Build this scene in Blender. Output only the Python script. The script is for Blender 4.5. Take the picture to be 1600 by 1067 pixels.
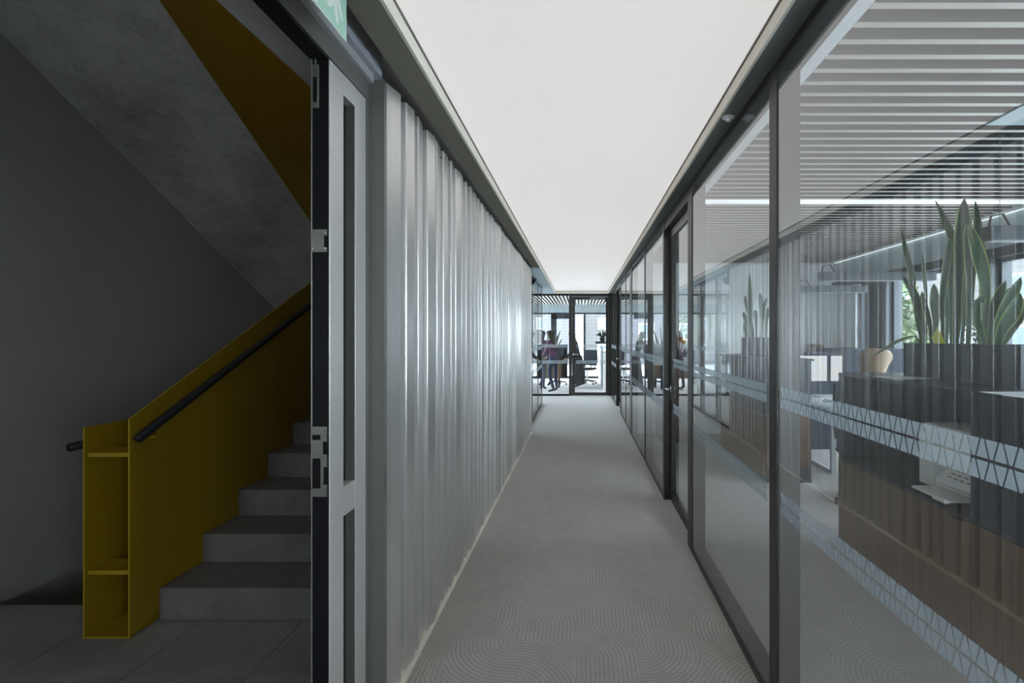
import bpy, bmesh, math, random
from mathutils import Vector, Matrix
random.seed(7)
for o in list(bpy.data.objects): bpy.data.objects.remove(o)
SC = bpy.context.scene
COL = SC.collection
# ---------------------------------------------------------------- camera, world, lights, exposure
F, CX, CY, CH = 770.0, 907.5, 526.0, 1.5          # focal length and principal point (pixels of 1600x1067), eye height
cam = bpy.data.cameras.new('camera'); cam.sensor_width = 36; cam.lens = F/1600*36
cam.shift_x = (800-CX)/1600; cam.shift_y = -(533.5-CY)/1600; cam.clip_start = .05; cam.clip_end = 300
camo = bpy.data.objects.new('camera', cam); COL.objects.link(camo)
camo.location = (0, 0, CH); camo.rotation_euler = (math.pi/2, 0, 0); SC.camera = camo
SC.view_settings.view_transform = 'Standard'; SC.view_settings.look = 'None'
SC.view_settings.exposure = 0.0; SC.view_settings.gamma = 1.0; SC.view_settings.use_curve_mapping = False
SC.cycles.use_denoising = True
SC.cycles.max_bounces = 14; SC.cycles.transparent_max_bounces = 24; SC.cycles.diffuse_bounces = 6; SC.cycles.glossy_bounces = 6
SC.cycles.sample_clamp_indirect = 8
SKY = 15.5; CEILING_LIGHT = 0.63
w = bpy.data.worlds.new('overcast_sky'); SC.world = w; w.use_nodes = True
nt = w.node_tree; bg = nt.nodes['Background']
tc = nt.nodes.new('ShaderNodeTexCoord'); sp = nt.nodes.new('ShaderNodeSeparateXYZ'); cr = nt.nodes.new('ShaderNodeValToRGB')
nt.links.new(tc.outputs['Generated'], sp.inputs[0]); nt.links.new(sp.outputs['Z'], cr.inputs['Fac'])
cr.color_ramp.elements[0].position = 0.0; cr.color_ramp.elements[0].color = (.84, .92, 1.0, 1)
cr.color_ramp.elements[1].position = 1.0; cr.color_ramp.elements[1].color = (.70, .84, 1.0, 1)
nt.links.new(cr.outputs['Color'], bg.inputs['Color']); bg.inputs['Strength'].default_value = SKY
def area(name, loc, rot, sx, sy, power, color=(1, 1, 1), portal=False):
    l = bpy.data.lights.new(name, 'AREA'); l.shape = 'RECTANGLE'; l.size = sx; l.size_y = sy; l.energy = power; l.color = color
    if portal: l.cycles.is_portal = True
    o = bpy.data.objects.new(name, l); o.location = loc; o.rotation_euler = rot; COL.objects.link(o); return o
R90 = math.pi/2
area('window_portal', (3.93, 4.3, 1.25), (0, R90, 0), 2.4, 6.6, 1, portal=True)
area('window_portal', (3.93, 10.1, 1.25), (0, R90, 0), 2.4, 4.4, 1, portal=True)
area('window_portal', (0.4, 17.72, 1.25), (-R90, 0, 0), 7.0, 2.4, 1, portal=True)
area('window_portal', (-3.40, 10.0, 1.42), (0, -R90, 0), 1.8, 1.5, 1, portal=True); area('window_portal', (-3.40, 15, 1.42), (0, -R90, 0), 1.8, 4.5, 1, portal=True)
area('window_portal', (2.45, -2.48, 1.32), (R90, 0, 0), 2.6, 1.95, 1, portal=True); area('window_portal', (-2.4, -2.48, 1.7), (R90, 0, 0), 1.3, 1.3, 1, portal=True)
STAIR_FILL = 14.0  # power of the unseen lamp added over the stairs

# ---------------------------------------------------------------- helpers
def lin(c):
    return tuple((v/12.92 if v <= .04045 else ((v+.055)/1.055)**2.4) for v in c)
def rgb(r, g, b): return lin((r/255, g/255, b/255))
class NT:
    def __init__(s, name):
        s.m = bpy.data.materials.new(name); s.m.use_nodes = True; s.t = s.m.node_tree; s.n = s.t.nodes
        s.b = s.n['Principled BSDF']; s.out = s.n['Material Output']
    def add(s, typ, **kw):
        n = s.n.new(typ)
        for k, v in kw.items(): setattr(n, k, v)
        return n
    def link(s, a, b): s.t.links.new(a, b)
    def math(s, op, a, b=None, c=None):
        n = s.n.new('ShaderNodeMath'); n.operation = op
        for i, v in enumerate((a, b, c)):
            if v is None: continue
            if hasattr(v, 'is_linked') or hasattr(v, 'links'): s.link(v, n.inputs[i])
            else: n.inputs[i].default_value = v
        return n.outputs[0]
    def mixc(s, fac, a, b):
        n = s.n.new('ShaderNodeMix'); n.data_type = 'RGBA'
        for i, v in ((0, fac), (6, a), (7, b)):
            if hasattr(v, 'links'): s.link(v, n.inputs[i])
            elif i == 0: n.inputs[i].default_value = v
            else: n.inputs[i].default_value = (*v, 1)
        return n.outputs[2]
    def obj(s, scale=None):
        t = s.add('ShaderNodeTexCoord')
        if not scale: return t.outputs['Object']
        m = s.add('ShaderNodeMapping'); m.inputs['Scale'].default_value = scale; s.link(t.outputs['Object'], m.inputs[0]); return m.outputs[0]
    def noise(s, vec, scale, detail=3, rough=.5):
        n = s.add('ShaderNodeTexNoise'); n.inputs['Scale'].default_value = scale; n.inputs['Detail'].default_value = detail
        n.inputs['Roughness'].default_value = rough; s.link(vec, n.inputs['Vector']); return n.outputs['Fac']
    def ramp(s, fac, *stops):
        r = s.add('ShaderNodeValToRGB'); e = r.color_ramp.elements
        while len(e) < len(stops): e.new(.5)
        for el, (p, c) in zip(e, stops): el.position = p; el.color = (*c, 1)
        s.link(fac, r.inputs['Fac']); return r.outputs['Color']
    def bump(s, h, strength=.2, dist=.01):
        b = s.add('ShaderNodeBump'); b.inputs['Strength'].default_value = strength; b.inputs['Distance'].default_value = dist
        s.link(h, b.inputs['Height']); s.link(b.outputs[0], s.b.inputs['Normal'])
def plain(name, col, rough=.5, metal=0., var=.06, scale=6., spec=.5, bump=0.):
    k = NT(name); v = k.obj(); n = k.noise(v, scale, 4)
    lo = tuple(c*(1-var) for c in col); hi = tuple(min(1, c*(1+var)) for c in col)
    k.link(k.mixc(n, lo, hi), k.b.inputs['Base Color'])
    k.b.inputs['Roughness'].default_value = rough; k.b.inputs['Metallic'].default_value = metal
    k.b.inputs['Specular IOR Level'].default_value = spec
    if bump: k.bump(k.noise(v, scale*30, 2), bump, .002)
    return k.m
def concrete(name, a, b, sc=1.6, rough=.75, spec=.3):
    k = NT(name); v = k.obj(); n1 = k.noise(v, sc, 8, .65); n2 = k.noise(v, sc*14, 5, .7)
    mixn = k.math('ADD', k.math('MULTIPLY', n1, .7), k.math('MULTIPLY', n2, .3))
    col = k.ramp(mixn, (.3, a), (.7, b))
    vo = k.add('ShaderNodeTexVoronoi'); vo.inputs['Scale'].default_value = 26; k.link(v, vo.inputs['Vector'])
    pore = k.math('LESS_THAN', vo.outputs['Distance'], k.math('MULTIPLY', k.noise(v, 3, 2), .16))
    k.link(k.mixc(pore, col, tuple(c*.55 for c in a)), k.b.inputs['Base Color'])
    k.b.inputs['Roughness'].default_value = rough; k.b.inputs['Specular IOR Level'].default_value = spec
    k.bump(k.math('SUBTRACT', mixn, k.math('MULTIPLY', pore, .5)), .35, .01); return k.m
def emit(name, col, strength):
    k = NT(name); k.b.inputs['Base Color'].default_value = (*col, 1); k.b.inputs['Emission Color'].default_value = (*col, 1)
    k.b.inputs['Emission Strength'].default_value = strength; k.b.inputs['Roughness'].default_value = .6; return k.m
def glassmat(name, ior=2.25, tint=(.93, .965, .96), refl=1.0):
    k = NT(name); k.n.remove(k.b)
    geo = k.add('ShaderNodeNewGeometry'); front = k.math('SUBTRACT', 1.0, geo.outputs['Backfacing'])
    fr = k.add('ShaderNodeFresnel'); fr.inputs['IOR'].default_value = ior
    r = fr.outputs[0]                                             # both faces of a pane seen as one: 2r/(1+r)
    tot = k.math('DIVIDE', k.math('MULTIPLY', r, 2.0), k.math('ADD', r, 1.0))
    fac = k.math('MULTIPLY', k.math('MULTIPLY', tot, front), refl)
    tr = k.add('ShaderNodeBsdfTransparent'); tr.inputs[0].default_value = (*[math.sqrt(c) for c in tint], 1)
    gl = k.add('ShaderNodeBsdfGlossy'); gl.inputs['Roughness'].default_value = 0.0
    mx = k.add('ShaderNodeMixShader'); k.link(fac, mx.inputs[0]); k.link(tr.outputs[0], mx.inputs[1]); k.link(gl.outputs[0], mx.inputs[2])
    k.link(mx.outputs[0], k.out.inputs[0]); return k.m
def woodmat(name, a, b, axis='z', scale=1.0, rough=.45):
    k = NT(name); s = {'z': (22, 22, .7), 'y': (22, .7, 22), 'x': (.7, 22, 22)}[axis]
    v = k.obj(tuple(q*scale for q in s)); n = k.noise(v, 1.6, 5, .6); n2 = k.noise(v, 6, 3, .6)
    m = k.math('ADD', k.math('MULTIPLY', n, .65), k.math('MULTIPLY', n2, .35))
    k.link(k.ramp(m, (.3, a), (.52, tuple((p+q)/2 for p, q in zip(a, b))), (.72, b)), k.b.inputs['Base Color'])
    k.b.inputs['Roughness'].default_value = rough; k.b.inputs['Specular IOR Level'].default_value = .3; k.bump(m, .08, .002); return k.m
M = {}
def carpetmat():
    k = NT('grey_arc_carpet'); v = k.obj()
    def rings(cell, off):
        mp = k.add('ShaderNodeMapping'); mp.inputs['Scale'].default_value = (1/cell[0], 1/cell[1], 1); mp.inputs['Location'].default_value = off
        k.link(v, mp.inputs[0])
        fl = k.add('ShaderNodeVectorMath', operation='FLOOR'); k.link(mp.outputs[0], fl.inputs[0])
        fx = k.add('ShaderNodeVectorMath', operation='FRACTION'); k.link(mp.outputs[0], fx.inputs[0])
        wn = k.add('ShaderNodeTexWhiteNoise'); wn.noise_dimensions = '2D'; k.link(fl.outputs[0], wn.inputs['Vector'])
        sp = k.add('ShaderNodeSeparateXYZ'); k.link(fx.outputs[0], sp.inputs[0])
        sc = k.add('ShaderNodeSeparateColor'); k.link(wn.outputs['Color'], sc.inputs[0])
        ax = k.math('ROUND', sc.outputs[0]); ay = k.math('MULTIPLY', k.math('ROUND', k.math('MULTIPLY', sc.outputs[1], 2)), .5)
        dx = k.math('MULTIPLY', k.math('SUBTRACT', sp.outputs[0], ax), cell[0]); dy = k.math('MULTIPLY', k.math('SUBTRACT', sp.outputs[1], ay), cell[1])
        dy = k.math('MAXIMUM', k.math('SUBTRACT', k.math('ABSOLUTE', dy), k.math('MULTIPLY', sc.outputs[2], .12)), 0)
        return k.math('SQRT', k.math('ADD', k.math('MULTIPLY', dx, dx), k.math('MULTIPLY', dy, dy)))
    d = rings((.3, .42), (.1, .2, 0))
    wob = k.math('MULTIPLY', k.noise(v, 9, 2), .006)
    ph = k.math('MULTIPLY', k.math('ADD', d, wob), 2*math.pi/.0205)
    ring = k.math('ADD', k.math('MULTIPLY', k.math('SINE', ph), .5), .5)
    tuft = k.noise(v, 190, 3, .7); big = k.noise(v, 14, 3); 
    amp = k.math('MULTIPLY', ring, k.math('ADD', k.math('MULTIPLY', k.noise(v, 5, 2), .9), .15))
    h = k.math('ADD', k.math('MULTIPLY', amp, .16), k.math('ADD', k.math('MULTIPLY', tuft, .68), k.math('MULTIPLY', big, .1)))
    k.link(k.ramp(h, (.34, CARPET[0]), (.72, CARPET[1])), k.b.inputs['Base Color'])
    k.b.inputs['Roughness'].default_value = .95; k.b.inputs['Specular IOR Level'].default_value = .1
    k.b.inputs['Sheen Weight'].default_value = .5; k.b.inputs['Sheen Roughness'].default_value = .6
    k.bump(h, .3, .004); return k.m
CARPET = ((.20, .179, .155), (.61, .553, .486))
M['carpet'] = carpetmat()
M['grey_wall'] = plain('dark_grey_plaster', (.31, .297, .276), .85, bump=.05)
M['soffit_concrete'] = concrete('cast_concrete', (.17, .158, .14), (.50, .47, .43))
M['stair_stone'] = concrete('stair_concrete', (.062, .057, .051), (.135, .126, .115), 3.0, .6)
M['tile'] = concrete('dark_floor_tile', (.115, .109, .10), (.225, .214, .198), 2.2, .55)
M['yellow'] = plain('yellow_powder_coat', (.225, .142, .004), .45, var=.03, scale=3, spec=.35)
M['black'] = plain('black_plastic', (.007, .007, .008), .55, spec=.25)
M['rail_black'] = plain('black_handrail', (.008, .008, .009), .6, spec=.25)
M['alu'] = plain('satin_aluminium', (.56, .55, .535), .38, .35, var=.04, scale=30)
M['alu_dark'] = plain('grey_anodised_aluminium', (.19, .187, .175), .42, .35, var=.04, scale=20)
M['steel'] = plain('brushed_steel', (.13, .125, .11), .5, .6)
M['chrome'] = plain('chrome', (.7, .7, .7), .15, 1.)
M['frame'] = plain('dark_bronze_frame', (.045, .043, .040), .38, .4)
M['frame_black'] = plain('black_frame', (.005, .005, .006), .6, spec=.12)
M['soffit'] = plain('olive_grey_soffit', (.225, .21, .165), .7, var=.03)
M['soffit_r'] = plain('grey_soffit', (.16, .175, .165), .6, var=.03)
M['fascia'] = plain('beige_fascia', (.80, .75, .64), .7, var=.03)
M['trim_dark'] = plain('dark_trim', (.12, .11, .10), .6)
M['lum'] = emit('luminous_stretch_ceiling', (1.0, .985, .97), CEILING_LIGHT); M['lum'].node_tree.nodes['Principled BSDF'].inputs['Base Color'].default_value = (.25, .25, .25, 1)
M['glass'] = glassmat('partition_glass'); M['glass_end'] = glassmat('end_wall_glass', 1.5)
M['glass_win'] = glassmat('window_glass', 1.45, (.95, .97, .97))
M['glass_dark'] = plain('dark_tinted_glass', (.02, .022, .022), .08, spec=.6)
M['navy'] = plain('navy_laminate', (.018, .025, .040), .5, var=.1)
M['navy_felt'] = plain('navy_felt', (.024, .034, .055), .9, var=.15, scale=40)
M['wood'] = woodmat('walnut_laminate', (.085, .048, .028), (.23, .142, .085))
M['wood_slat'] = woodmat('pale_slat_wood', (.50, .45, .38), (.72, .66, .57), 'x', .5)
M['wood_slat_y'] = woodmat('pale_slat_wood_long', (.55, .49, .38), (.78, .71, .58), 'y', .5)
M['white'] = plain('white_paint', (.78, .80, .79), .6, var=.02)
M['pale'] = plain('pale_plaster', (.88, .91, .90), .8, var=.02)
M['office_white'] = plain('white_plastic', (.80, .79, .75), .4, var=.02)
M['printer_grey'] = plain('printer_grey', (.25, .25, .24), .5)
M['dark_void'] = plain('dark_ceiling_void', (.02, .02, .02), .9)
M['paper'] = plain('white_paper', (.85, .86, .88), .7, var=.01)
M['bulkhead'] = plain('pale_bulkhead', (.50, .58, .60), .75, var=.02)
M['win_frame'] = plain('slate_window_frame', (.035, .045, .055), .45, .2)
M['leaf'] = plain('snake_plant_green', (.035, .075, .04), .45, var=.6, scale=14)
M['leaf_edge'] = plain('snake_plant_yellow_edge', (.36, .41, .11), .45, var=.15, scale=14)
M['leaf_small'] = plain('dark_green_leaf', (.03, .07, .03), .5, var=.3)
M['card'] = plain('yellow_card', (.75, .72, .05), .6)
M['orange'] = plain('orange_petals', (.85, .42, .03), .6)
M['soil'] = plain('potting_soil', (.03, .022, .015), .95)
M['sign_green'] = plain('exit_sign_green', (.42, .68, .53), .5, var=.02)
M['sign_white'] = plain('exit_sign_white', (.78, .85, .80), .5, var=.02)
def frostmat():
    k = NT('frosted_film'); k.n.remove(k.b)
    d = k.add('ShaderNodeBsdfDiffuse'); d.inputs[0].default_value = (.44, .50, .52, 1)
    tl = k.add('ShaderNodeBsdfTranslucent'); tl.inputs[0].default_value = (.42, .48, .52, 1)
    tr = k.add('ShaderNodeBsdfTransparent')
    a = k.add('ShaderNodeMixShader'); a.inputs[0].default_value = .45; k.link(d.outputs[0], a.inputs[1]); k.link(tl.outputs[0], a.inputs[2])
    b = k.add('ShaderNodeMixShader'); b.inputs[0].default_value = .35; k.link(a.outputs[0], b.inputs[1]); k.link(tr.outputs[0], b.inputs[2])
    k.link(b.outputs[0], k.out.inputs[0]); return k.m
M['frost'] = frostmat()
def perfmat():
    k = NT('perforated_metal'); uv = k.add('ShaderNodeUVMap'); sp = k.add('ShaderNodeSeparateXYZ'); k.link(uv.outputs[0], sp.inputs[0])
    p = .0078; v = k.math('DIVIDE', sp.outputs[1], p*.87); row = k.math('FLOOR', v)
    u = k.math('ADD', k.math('DIVIDE', sp.outputs[0], p), k.math('MULTIPLY', k.math('MODULO', row, 2), .5))
    du = k.math('SUBTRACT', k.math('FRACT', u), .5); dv = k.math('MULTIPLY', k.math('SUBTRACT', k.math('FRACT', v), .5), .87)
    d2 = k.math('ADD', k.math('MULTIPLY', du, du), k.math('MULTIPLY', dv, dv))
    hole = k.math('LESS_THAN', d2, .29**2)
    n = k.noise(k.obj((1, 1, .2)), 18, 3)
    k.link(k.mixc(n, (.84, .83, .815), (.95, .94, .925)), k.b.inputs['Base Color'])
    k.b.inputs['Metallic'].default_value = .84; k.b.inputs['Roughness'].default_value = .32
    tr = k.add('ShaderNodeBsdfTransparent'); mx = k.add('ShaderNodeMixShader')
    k.link(hole, mx.inputs[0]); k.link(k.b.outputs[0], mx.inputs[1]); k.link(tr.outputs[0], mx.inputs[2]); k.link(mx.outputs[0], k.out.inputs[0])
    return k.m
M['perf'] = perfmat()

class MB:
    """collects shapes and links them as one mesh object"""
    def __init__(s): s.v = []; s.f = []; s.mi = []
    def add(s, vs, fs, mi=0):
        b = len(s.v); s.v += [tuple(v) for v in vs]; s.f += [tuple(i+b for i in f) for f in fs]; s.mi += [mi]*len(fs); return s
    def box(s, x0, x1, y0, y1, z0, z1, mi=0, bev=0.):
        x0, x1 = min(x0, x1), max(x0, x1); y0, y1 = min(y0, y1), max(y0, y1); z0, z1 = min(z0, z1), max(z0, z1)
        if bev:
            bm = bmesh.new(); bmesh.ops.create_cube(bm, size=1)
            for v in bm.verts: v.co = ((x0+x1)/2+v.co.x*(x1-x0), (y0+y1)/2+v.co.y*(y1-y0), (z0+z1)/2+v.co.z*(z1-z0))
            bmesh.ops.bevel(bm, geom=list(bm.edges), offset=bev, segments=1, affect='EDGES')
            bm.verts.index_update(); r = s.add([v.co[:] for v in bm.verts], [[v.index for v in f.verts] for f in bm.faces], mi); bm.free(); return r
        vs = [(x, y, z) for x in (x0, x1) for y in (y0, y1) for z in (z0, z1)]
        return s.add(vs, [(0, 1, 3, 2), (4, 6, 7, 5), (0, 4, 5, 1), (2, 3, 7, 6), (0, 2, 6, 4), (1, 5, 7, 3)], mi)
    def prism(s, poly, a0, a1, axis='x', mi=0):
        n = len(poly)
        def P(p, a): return {'x': (a, p[0], p[1]), 'y': (p[0], a, p[1]), 'z': (p[0], p[1], a)}[axis]
        vs = [P(p, a0) for p in poly]+[P(p, a1) for p in poly]
        fs = [tuple(range(n))[::-1], tuple(range(n, 2*n))]+[(i, (i+1) % n, n+(i+1) % n, n+i) for i in range(n)]
        return s.add(vs, fs, mi)
    def tube(s, pts, r, seg=10, mi=0):
        pts = [Vector(p) for p in pts]; rr = r if isinstance(r, (list, tuple)) else [r]*len(pts); vs = []; fs = []
        up = None
        for i, p in enumerate(pts):
            t = (pts[min(i+1, len(pts)-1)]-pts[max(i-1, 0)]).normalized()
            if up is None: up = Vector((0, 0, 1)) if abs(t.z) < .9 else Vector((1, 0, 0))
            a = t.cross(up).normalized(); b = a.cross(t).normalized()
            vs += [p+(a*math.cos(2*math.pi*k/seg)+b*math.sin(2*math.pi*k/seg))*rr[i] for k in range(seg)]
        for i in range(len(pts)-1):
            fs += [(i*seg+k, i*seg+(k+1) % seg, (i+1)*seg+(k+1) % seg, (i+1)*seg+k) for k in range(seg)]
        fs += [tuple(range(seg))[::-1], tuple((len(pts)-1)*seg+k for k in range(seg))]
        return s.add(vs, fs, mi)
    def lathe(s, prof, cx=0, cy=0, cz=0, seg=16, mi=0, sx=1., sy=1.):
        vs = []; fs = []; n = len(prof)
        for r, z in prof: vs += [(cx+r*sx*math.cos(2*math.pi*k/seg), cy+r*sy*math.sin(2*math.pi*k/seg), cz+z) for k in range(seg)]
        for i in range(n-1): fs += [(i*seg+k, i*seg+(k+1) % seg, (i+1)*seg+(k+1) % seg, (i+1)*seg+k) for k in range(seg)]
        fs += [tuple(range(seg))[::-1], tuple((n-1)*seg+k for k in range(seg))]
        return s.add(vs, fs, mi)
    def build(s, name, mats, parent=None, kind=None, label=None, cat=None, group=None, smooth=False):
        me = bpy.data.meshes.new(name); me.from_pydata(s.v, [], s.f)
        for m in (mats if isinstance(mats, (list, tuple)) else [mats]): me.materials.append(M[m] if isinstance(m, str) else m)
        for p, i in zip(me.polygons, s.mi): p.material_index = i; p.use_smooth = smooth
        bm = bmesh.new(); bm.from_mesh(me); bmesh.ops.recalc_face_normals(bm, faces=bm.faces); bm.to_mesh(me); bm.free()
        o = bpy.data.objects.new(name, me); COL.objects.link(o)
        return tag(o, parent, kind, label, cat, group)
def tag(o, parent=None, kind=None, label=None, cat=None, group=None):
    if parent: o.parent = parent; o.matrix_parent_inverse = Matrix.Translation(-parent.location) if parent.type == 'EMPTY' and not parent.get('moved') else Matrix()
    if kind: o['kind'] = kind
    if label: o['label'] = label
    if cat: o['category'] = cat
    if group: o['group'] = group
    return o
def empty(name, loc=(0, 0, 0), kind=None, label=None, cat=None, group=None):
    o = bpy.data.objects.new(name, None); o.location = loc; o.empty_display_size = .1; COL.objects.link(o); return tag(o, None, kind, label, cat, group)
def local(name, label, cat, loc, rz=0, group=None):            # an Empty whose parts are given in its own coordinates
    o = empty(name, loc, None, label, cat, group); o.rotation_euler = (0, 0, rz); o['moved'] = 1; return o
def copy_tree(o, parent=None):
    c = o.copy(); COL.objects.link(c)
    if parent: c.parent = parent
    for ch in list(o.children): copy_tree(ch, c)
    return c
def piece(src, parent, loc):
    c = src.copy(); c.parent = parent; c.location = loc; COL.objects.link(c); return c
def B(name, mat, x0, x1, y0, y1, z0, z1, parent=None, kind=None, label=None, cat=None, group=None, bev=0.):
    return MB().box(x0, x1, y0, y1, z0, z1, 0, bev).build(name, mat, parent, kind, label, cat, group)
def pix(px, py, Y): return Vector(((px-CX)/F*Y, Y, CH-(py-CY)/F*Y))
S = 'structure'

# ---------------------------------------------------------------- the setting: floors
fl_ = MB(); fl_.box(-.93, 3.95, -3, 7.7, -.12, 0); fl_.box(-3.5, 3.95, 7.7, 17.9, -.12, 0)
fl_.build('floor', 'carpet', kind=S, label='grey carpet with concentric arc pattern through corridor and offices')
# (the stair hall floor lies beside it, a touch lower so the tiles finish level)
# ---------------------------------------------------------------- corridor ceiling
ZS, ZL = 2.583, 2.649
XL, XR, YE = -.636, .68, 12.38
B('ceiling', 'lum', XL-.02, XR+.02, -2.5, YE+.04, ZL, ZL+.02, kind=S, label='luminous white stretch ceiling running the length of the corridor')
B('trim_1', 'fascia', XL-.012, XL, -2.5, YE, ZS, ZL-.010, kind=S, label='beige cove fascia along corridor ceiling above metal screen')
B('trim_2', 'fascia', XR, XR+.012, -2.5, YE, ZS, ZL-.010, kind=S, label='beige cove fascia along corridor ceiling above glass partition')
B('trim_3', 'fascia', XL-.012, XR+.012, YE, YE+.012, ZS, ZL-.010, kind=S, label='beige cove fascia at far end of corridor ceiling')
t = MB(); t.box(XL-.012, XL+.004, -2.5, YE, ZL-.010, ZL); t.box(XR-.004, XR+.012, -2.5, YE, ZL-.010, ZL); t.box(XL, XR, YE-.004, YE+.012, ZL-.010, ZL)
t.build('trim_4', 'trim_dark', kind=S, label='thin dark edge profile around the luminous ceiling')
B('ceiling_left', 'soffit', -.763, XL-.012, -2.5, 7.75, ZS, 2.75, kind=S, label='olive grey soffit strip above the perforated metal screen')
B('ceiling_far', 'bulkhead', -3.4, XL-.012, 7.75, 12.5, ZS, 2.75, kind=S, label='pale soffit of side passage at far end of corridor')
B('ceiling_right', 'soffit_r', XR+.012, .86, -2.5, YE, ZS, 2.75, kind=S, label='grey soffit strip above the glass partition')
B('ceiling_end', 'soffit_r', XL-.012, .86, YE+.012, 12.6, ZS, 2.75, kind=S, label='soffit strip above glazed end wall')
fl_ = MB(); fl_.box(-1.05, 3.95, -3, 7.7, 2.82, 2.9); fl_.box(-3.4, 3.95, 7.7, 18, 2.82, 2.9)
fl_.build('ceiling_cover', 'white', kind=S, label='slab over corridor and offices')

# ---------------------------------------------------------------- left: wall behind the screen, door frame, fixed door leaf
M['slate_wall'] = plain('slate_grey_wall', (.36, .365, .38), .8)
wl = B('wall_left', 'slate_wall', -1.05, -.87, 2.03, 7.75, 0, 2.82, kind=S, label='dark wall behind the perforated metal screen')
t = MB(); t.box(-1.05, -.93, -2.5, 2.03, 2.53, 2.82); t.box(-.93, -.82, -2.5, 2.03, 2.565, 2.82)
t.build('wall_left_lintel', 'slate_wall', kind=S, label='dark wall band over the stair doorway')
df = empty('door_1', (-.9, 2.0, 0), S, 'grey aluminium door frame of the stair doorway')
B('head', 'alu_dark', -.93, -.86, -2.5, 1.975, 2.457, 2.53, df)
B('cover_profile', 'alu', -.93, -.842, -2.5, 2.005, 2.53, 2.565, df)
B('jamb', 'alu_dark', -.93, -.86, 1.975, 2.003, 0, 2.53, df)
B('gasket', 'black', -.925, -.863, -2.5, 1.68, 2.447, 2.4575, df)
B('pillar', 'alu_dark', -.93, -.80, 2.0045, 2.03, 0, 2.545, df, label='grey flat pillar between door frame and perforated screen')
B('reveal', 'grey_wall', -1.05, -.9315, -2.5, 2.03, 2.47, 2.53, df)
B('side_reveal', 'grey_wall', -1.05, -.9315, 2.0045, 2.03, 0, 2.47, df)
lf = local('door_2', None, None, (0, 0, 0)); lf['kind'] = S; lf['label'] = 'narrow fixed aluminium door leaf with slot windows beside the doorway'
M['slot_dark'] = plain('dark_glazing_bead', (.10, .095, .088), .6)
YA, YB, SA, SB = 1.689, 1.972, 1.787, 1.879
B('stile', 'alu', -.92, -.86, YA, SA, .012, 2.452, lf, bev=.002)
B('stile', 'alu', -.92, -.86, SB, YB, .012, 2.452, lf, bev=.002)
B('top_rail', 'alu', -.919, -.8605, SA, SB, 2.377, 2.452, lf)
B('mid_rail', 'alu', -.919, -.8605, SA, SB, .849, .956, lf)
B('bottom_rail', 'alu', -.919, -.8605, SA, SB, .012, .11, lf)
B('slot_lining', 'slot_dark', -.895, -.8615, SB-.004, SB, .957, 2.376, lf); B('slot_lining', 'slot_dark', -.895, -.8615, SB-.004, SB, .111, .848, lf)
B('slot_glass', 'glass_dark', -.905, -.895, SA, SB, .956, 2.377, lf)
B('slot_glass', 'glass_dark', -.905, -.895, SA, SB, .11, .849, lf)
t = MB(); t.box(-.918, -.895, 1.6865, 1.689, .012, 2.452, 0); t.box(-.895, -.864, 1.684, 1.689, .012, 2.452, 1); t.box(-.922, -.918, 1.684, 1.69, .012, 2.452, 2)
t.build('edge_gasket', ['frame_black', 'frame_black', 'alu_dark'], lf)
def strike(z0, z1, holes):
    t = MB(); x0, x1 = -.918, -.866; xs = sorted({x0, x1, *[h[0] for h in holes], *[h[1] for h in holes]}); zs = sorted({z0, z1, *[h[2] for h in holes], *[h[3] for h in holes]})
    for a, b in zip(xs, xs[1:]):
        for c, d in zip(zs, zs[1:]):
            mx, mz = (a+b)/2, (c+d)/2
            if not any(h[0] <= mx <= h[1] and h[2] <= mz <= h[3] for h in holes): t.box(a, b, 1.681, 1.684, c, d)
    p = t.build('strike_plate', 'steel', lf)
    for x in (x0+.005, x1-.005):
        for z in (z0+.012, z1-.012): MB().tube([(x, 1.681, z), (x, 1.6795, z)], .003, 8).build('screw', 'chrome', p)
strike(1.789, 1.866, [(-.876, -.866, 1.805, 1.845)])
strike(.954, 1.193, [(-.916, -.888, .982, 1.085), (-.916, -.888, 1.148, 1.165), (-.880, -.866, 1.098, 1.142), (-.878, -.866, .995, 1.055)])
t = MB(); t.box(-.917, -.894, 1.680, 1.6865, 2.28, 2.43, 0, .003); t.box(-.912, -.900, 1.679, 1.6805, 2.30, 2.385, 1); t.tube([(-.906, 1.683, 2.43), (-.906, 1.683, 2.455)], .004, 8, 0)
t.build('flush_bolt', ['steel', 'frame_black'], lf)

# ---------------------------------------------------------------- exit sign hanging from the soffit
sg = local('exit_sign', 'green emergency exit sign with white running figure above the stair doorway', 'sign', (0, 0, 0))
B('panel', 'sign_white', -.7435, -.7405, 1.285, 1.557, 2.43, 2.565, sg)
sx = -.7403
t = MB(); t.box(-.7405, sx+.0004, 1.29, 1.552, 2.435, 2.56); t.build('face', 'sign_green', sg)
def flat(polys, x):                                             # polygons (u along the corridor from the far edge, z) a hair proud of the sign face
    m = MB()
    for i, p in enumerate(polys): m.prism([(1.552-u, 2.435+v) for u, v in p], x, x+.0006+.0003*i)
    return m
polys = [[(.050, .125), (.092, .125), (.086, .070), (.060, .018), (.045, .020), (.058, .075)],
         [(.058, .078), (.030, .042), (.018, .042), (.036, .085), (.050, .115)],
         [(.086, .078), (.116, .046), (.119, .033), (.100, .036), (.076, .060)],
         [(.17, .0), (.235, .0), (.235, .11), (.17, .11), (.17, .10), (.225, .10), (.225, .01), (.17, .01)],
         [(.125, .05), (.14, .05), (.14, .035), (.165, .058), (.14, .082), (.14, .066), (.125, .066)]]
flat(polys, sx+.0004).build('pictogram', 'sign_white', sg)
for y in (1.31, 1.525): B('bracket', 'black', -.746, -.738, y, y+.02, 2.566, 2.583, sg)

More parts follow.
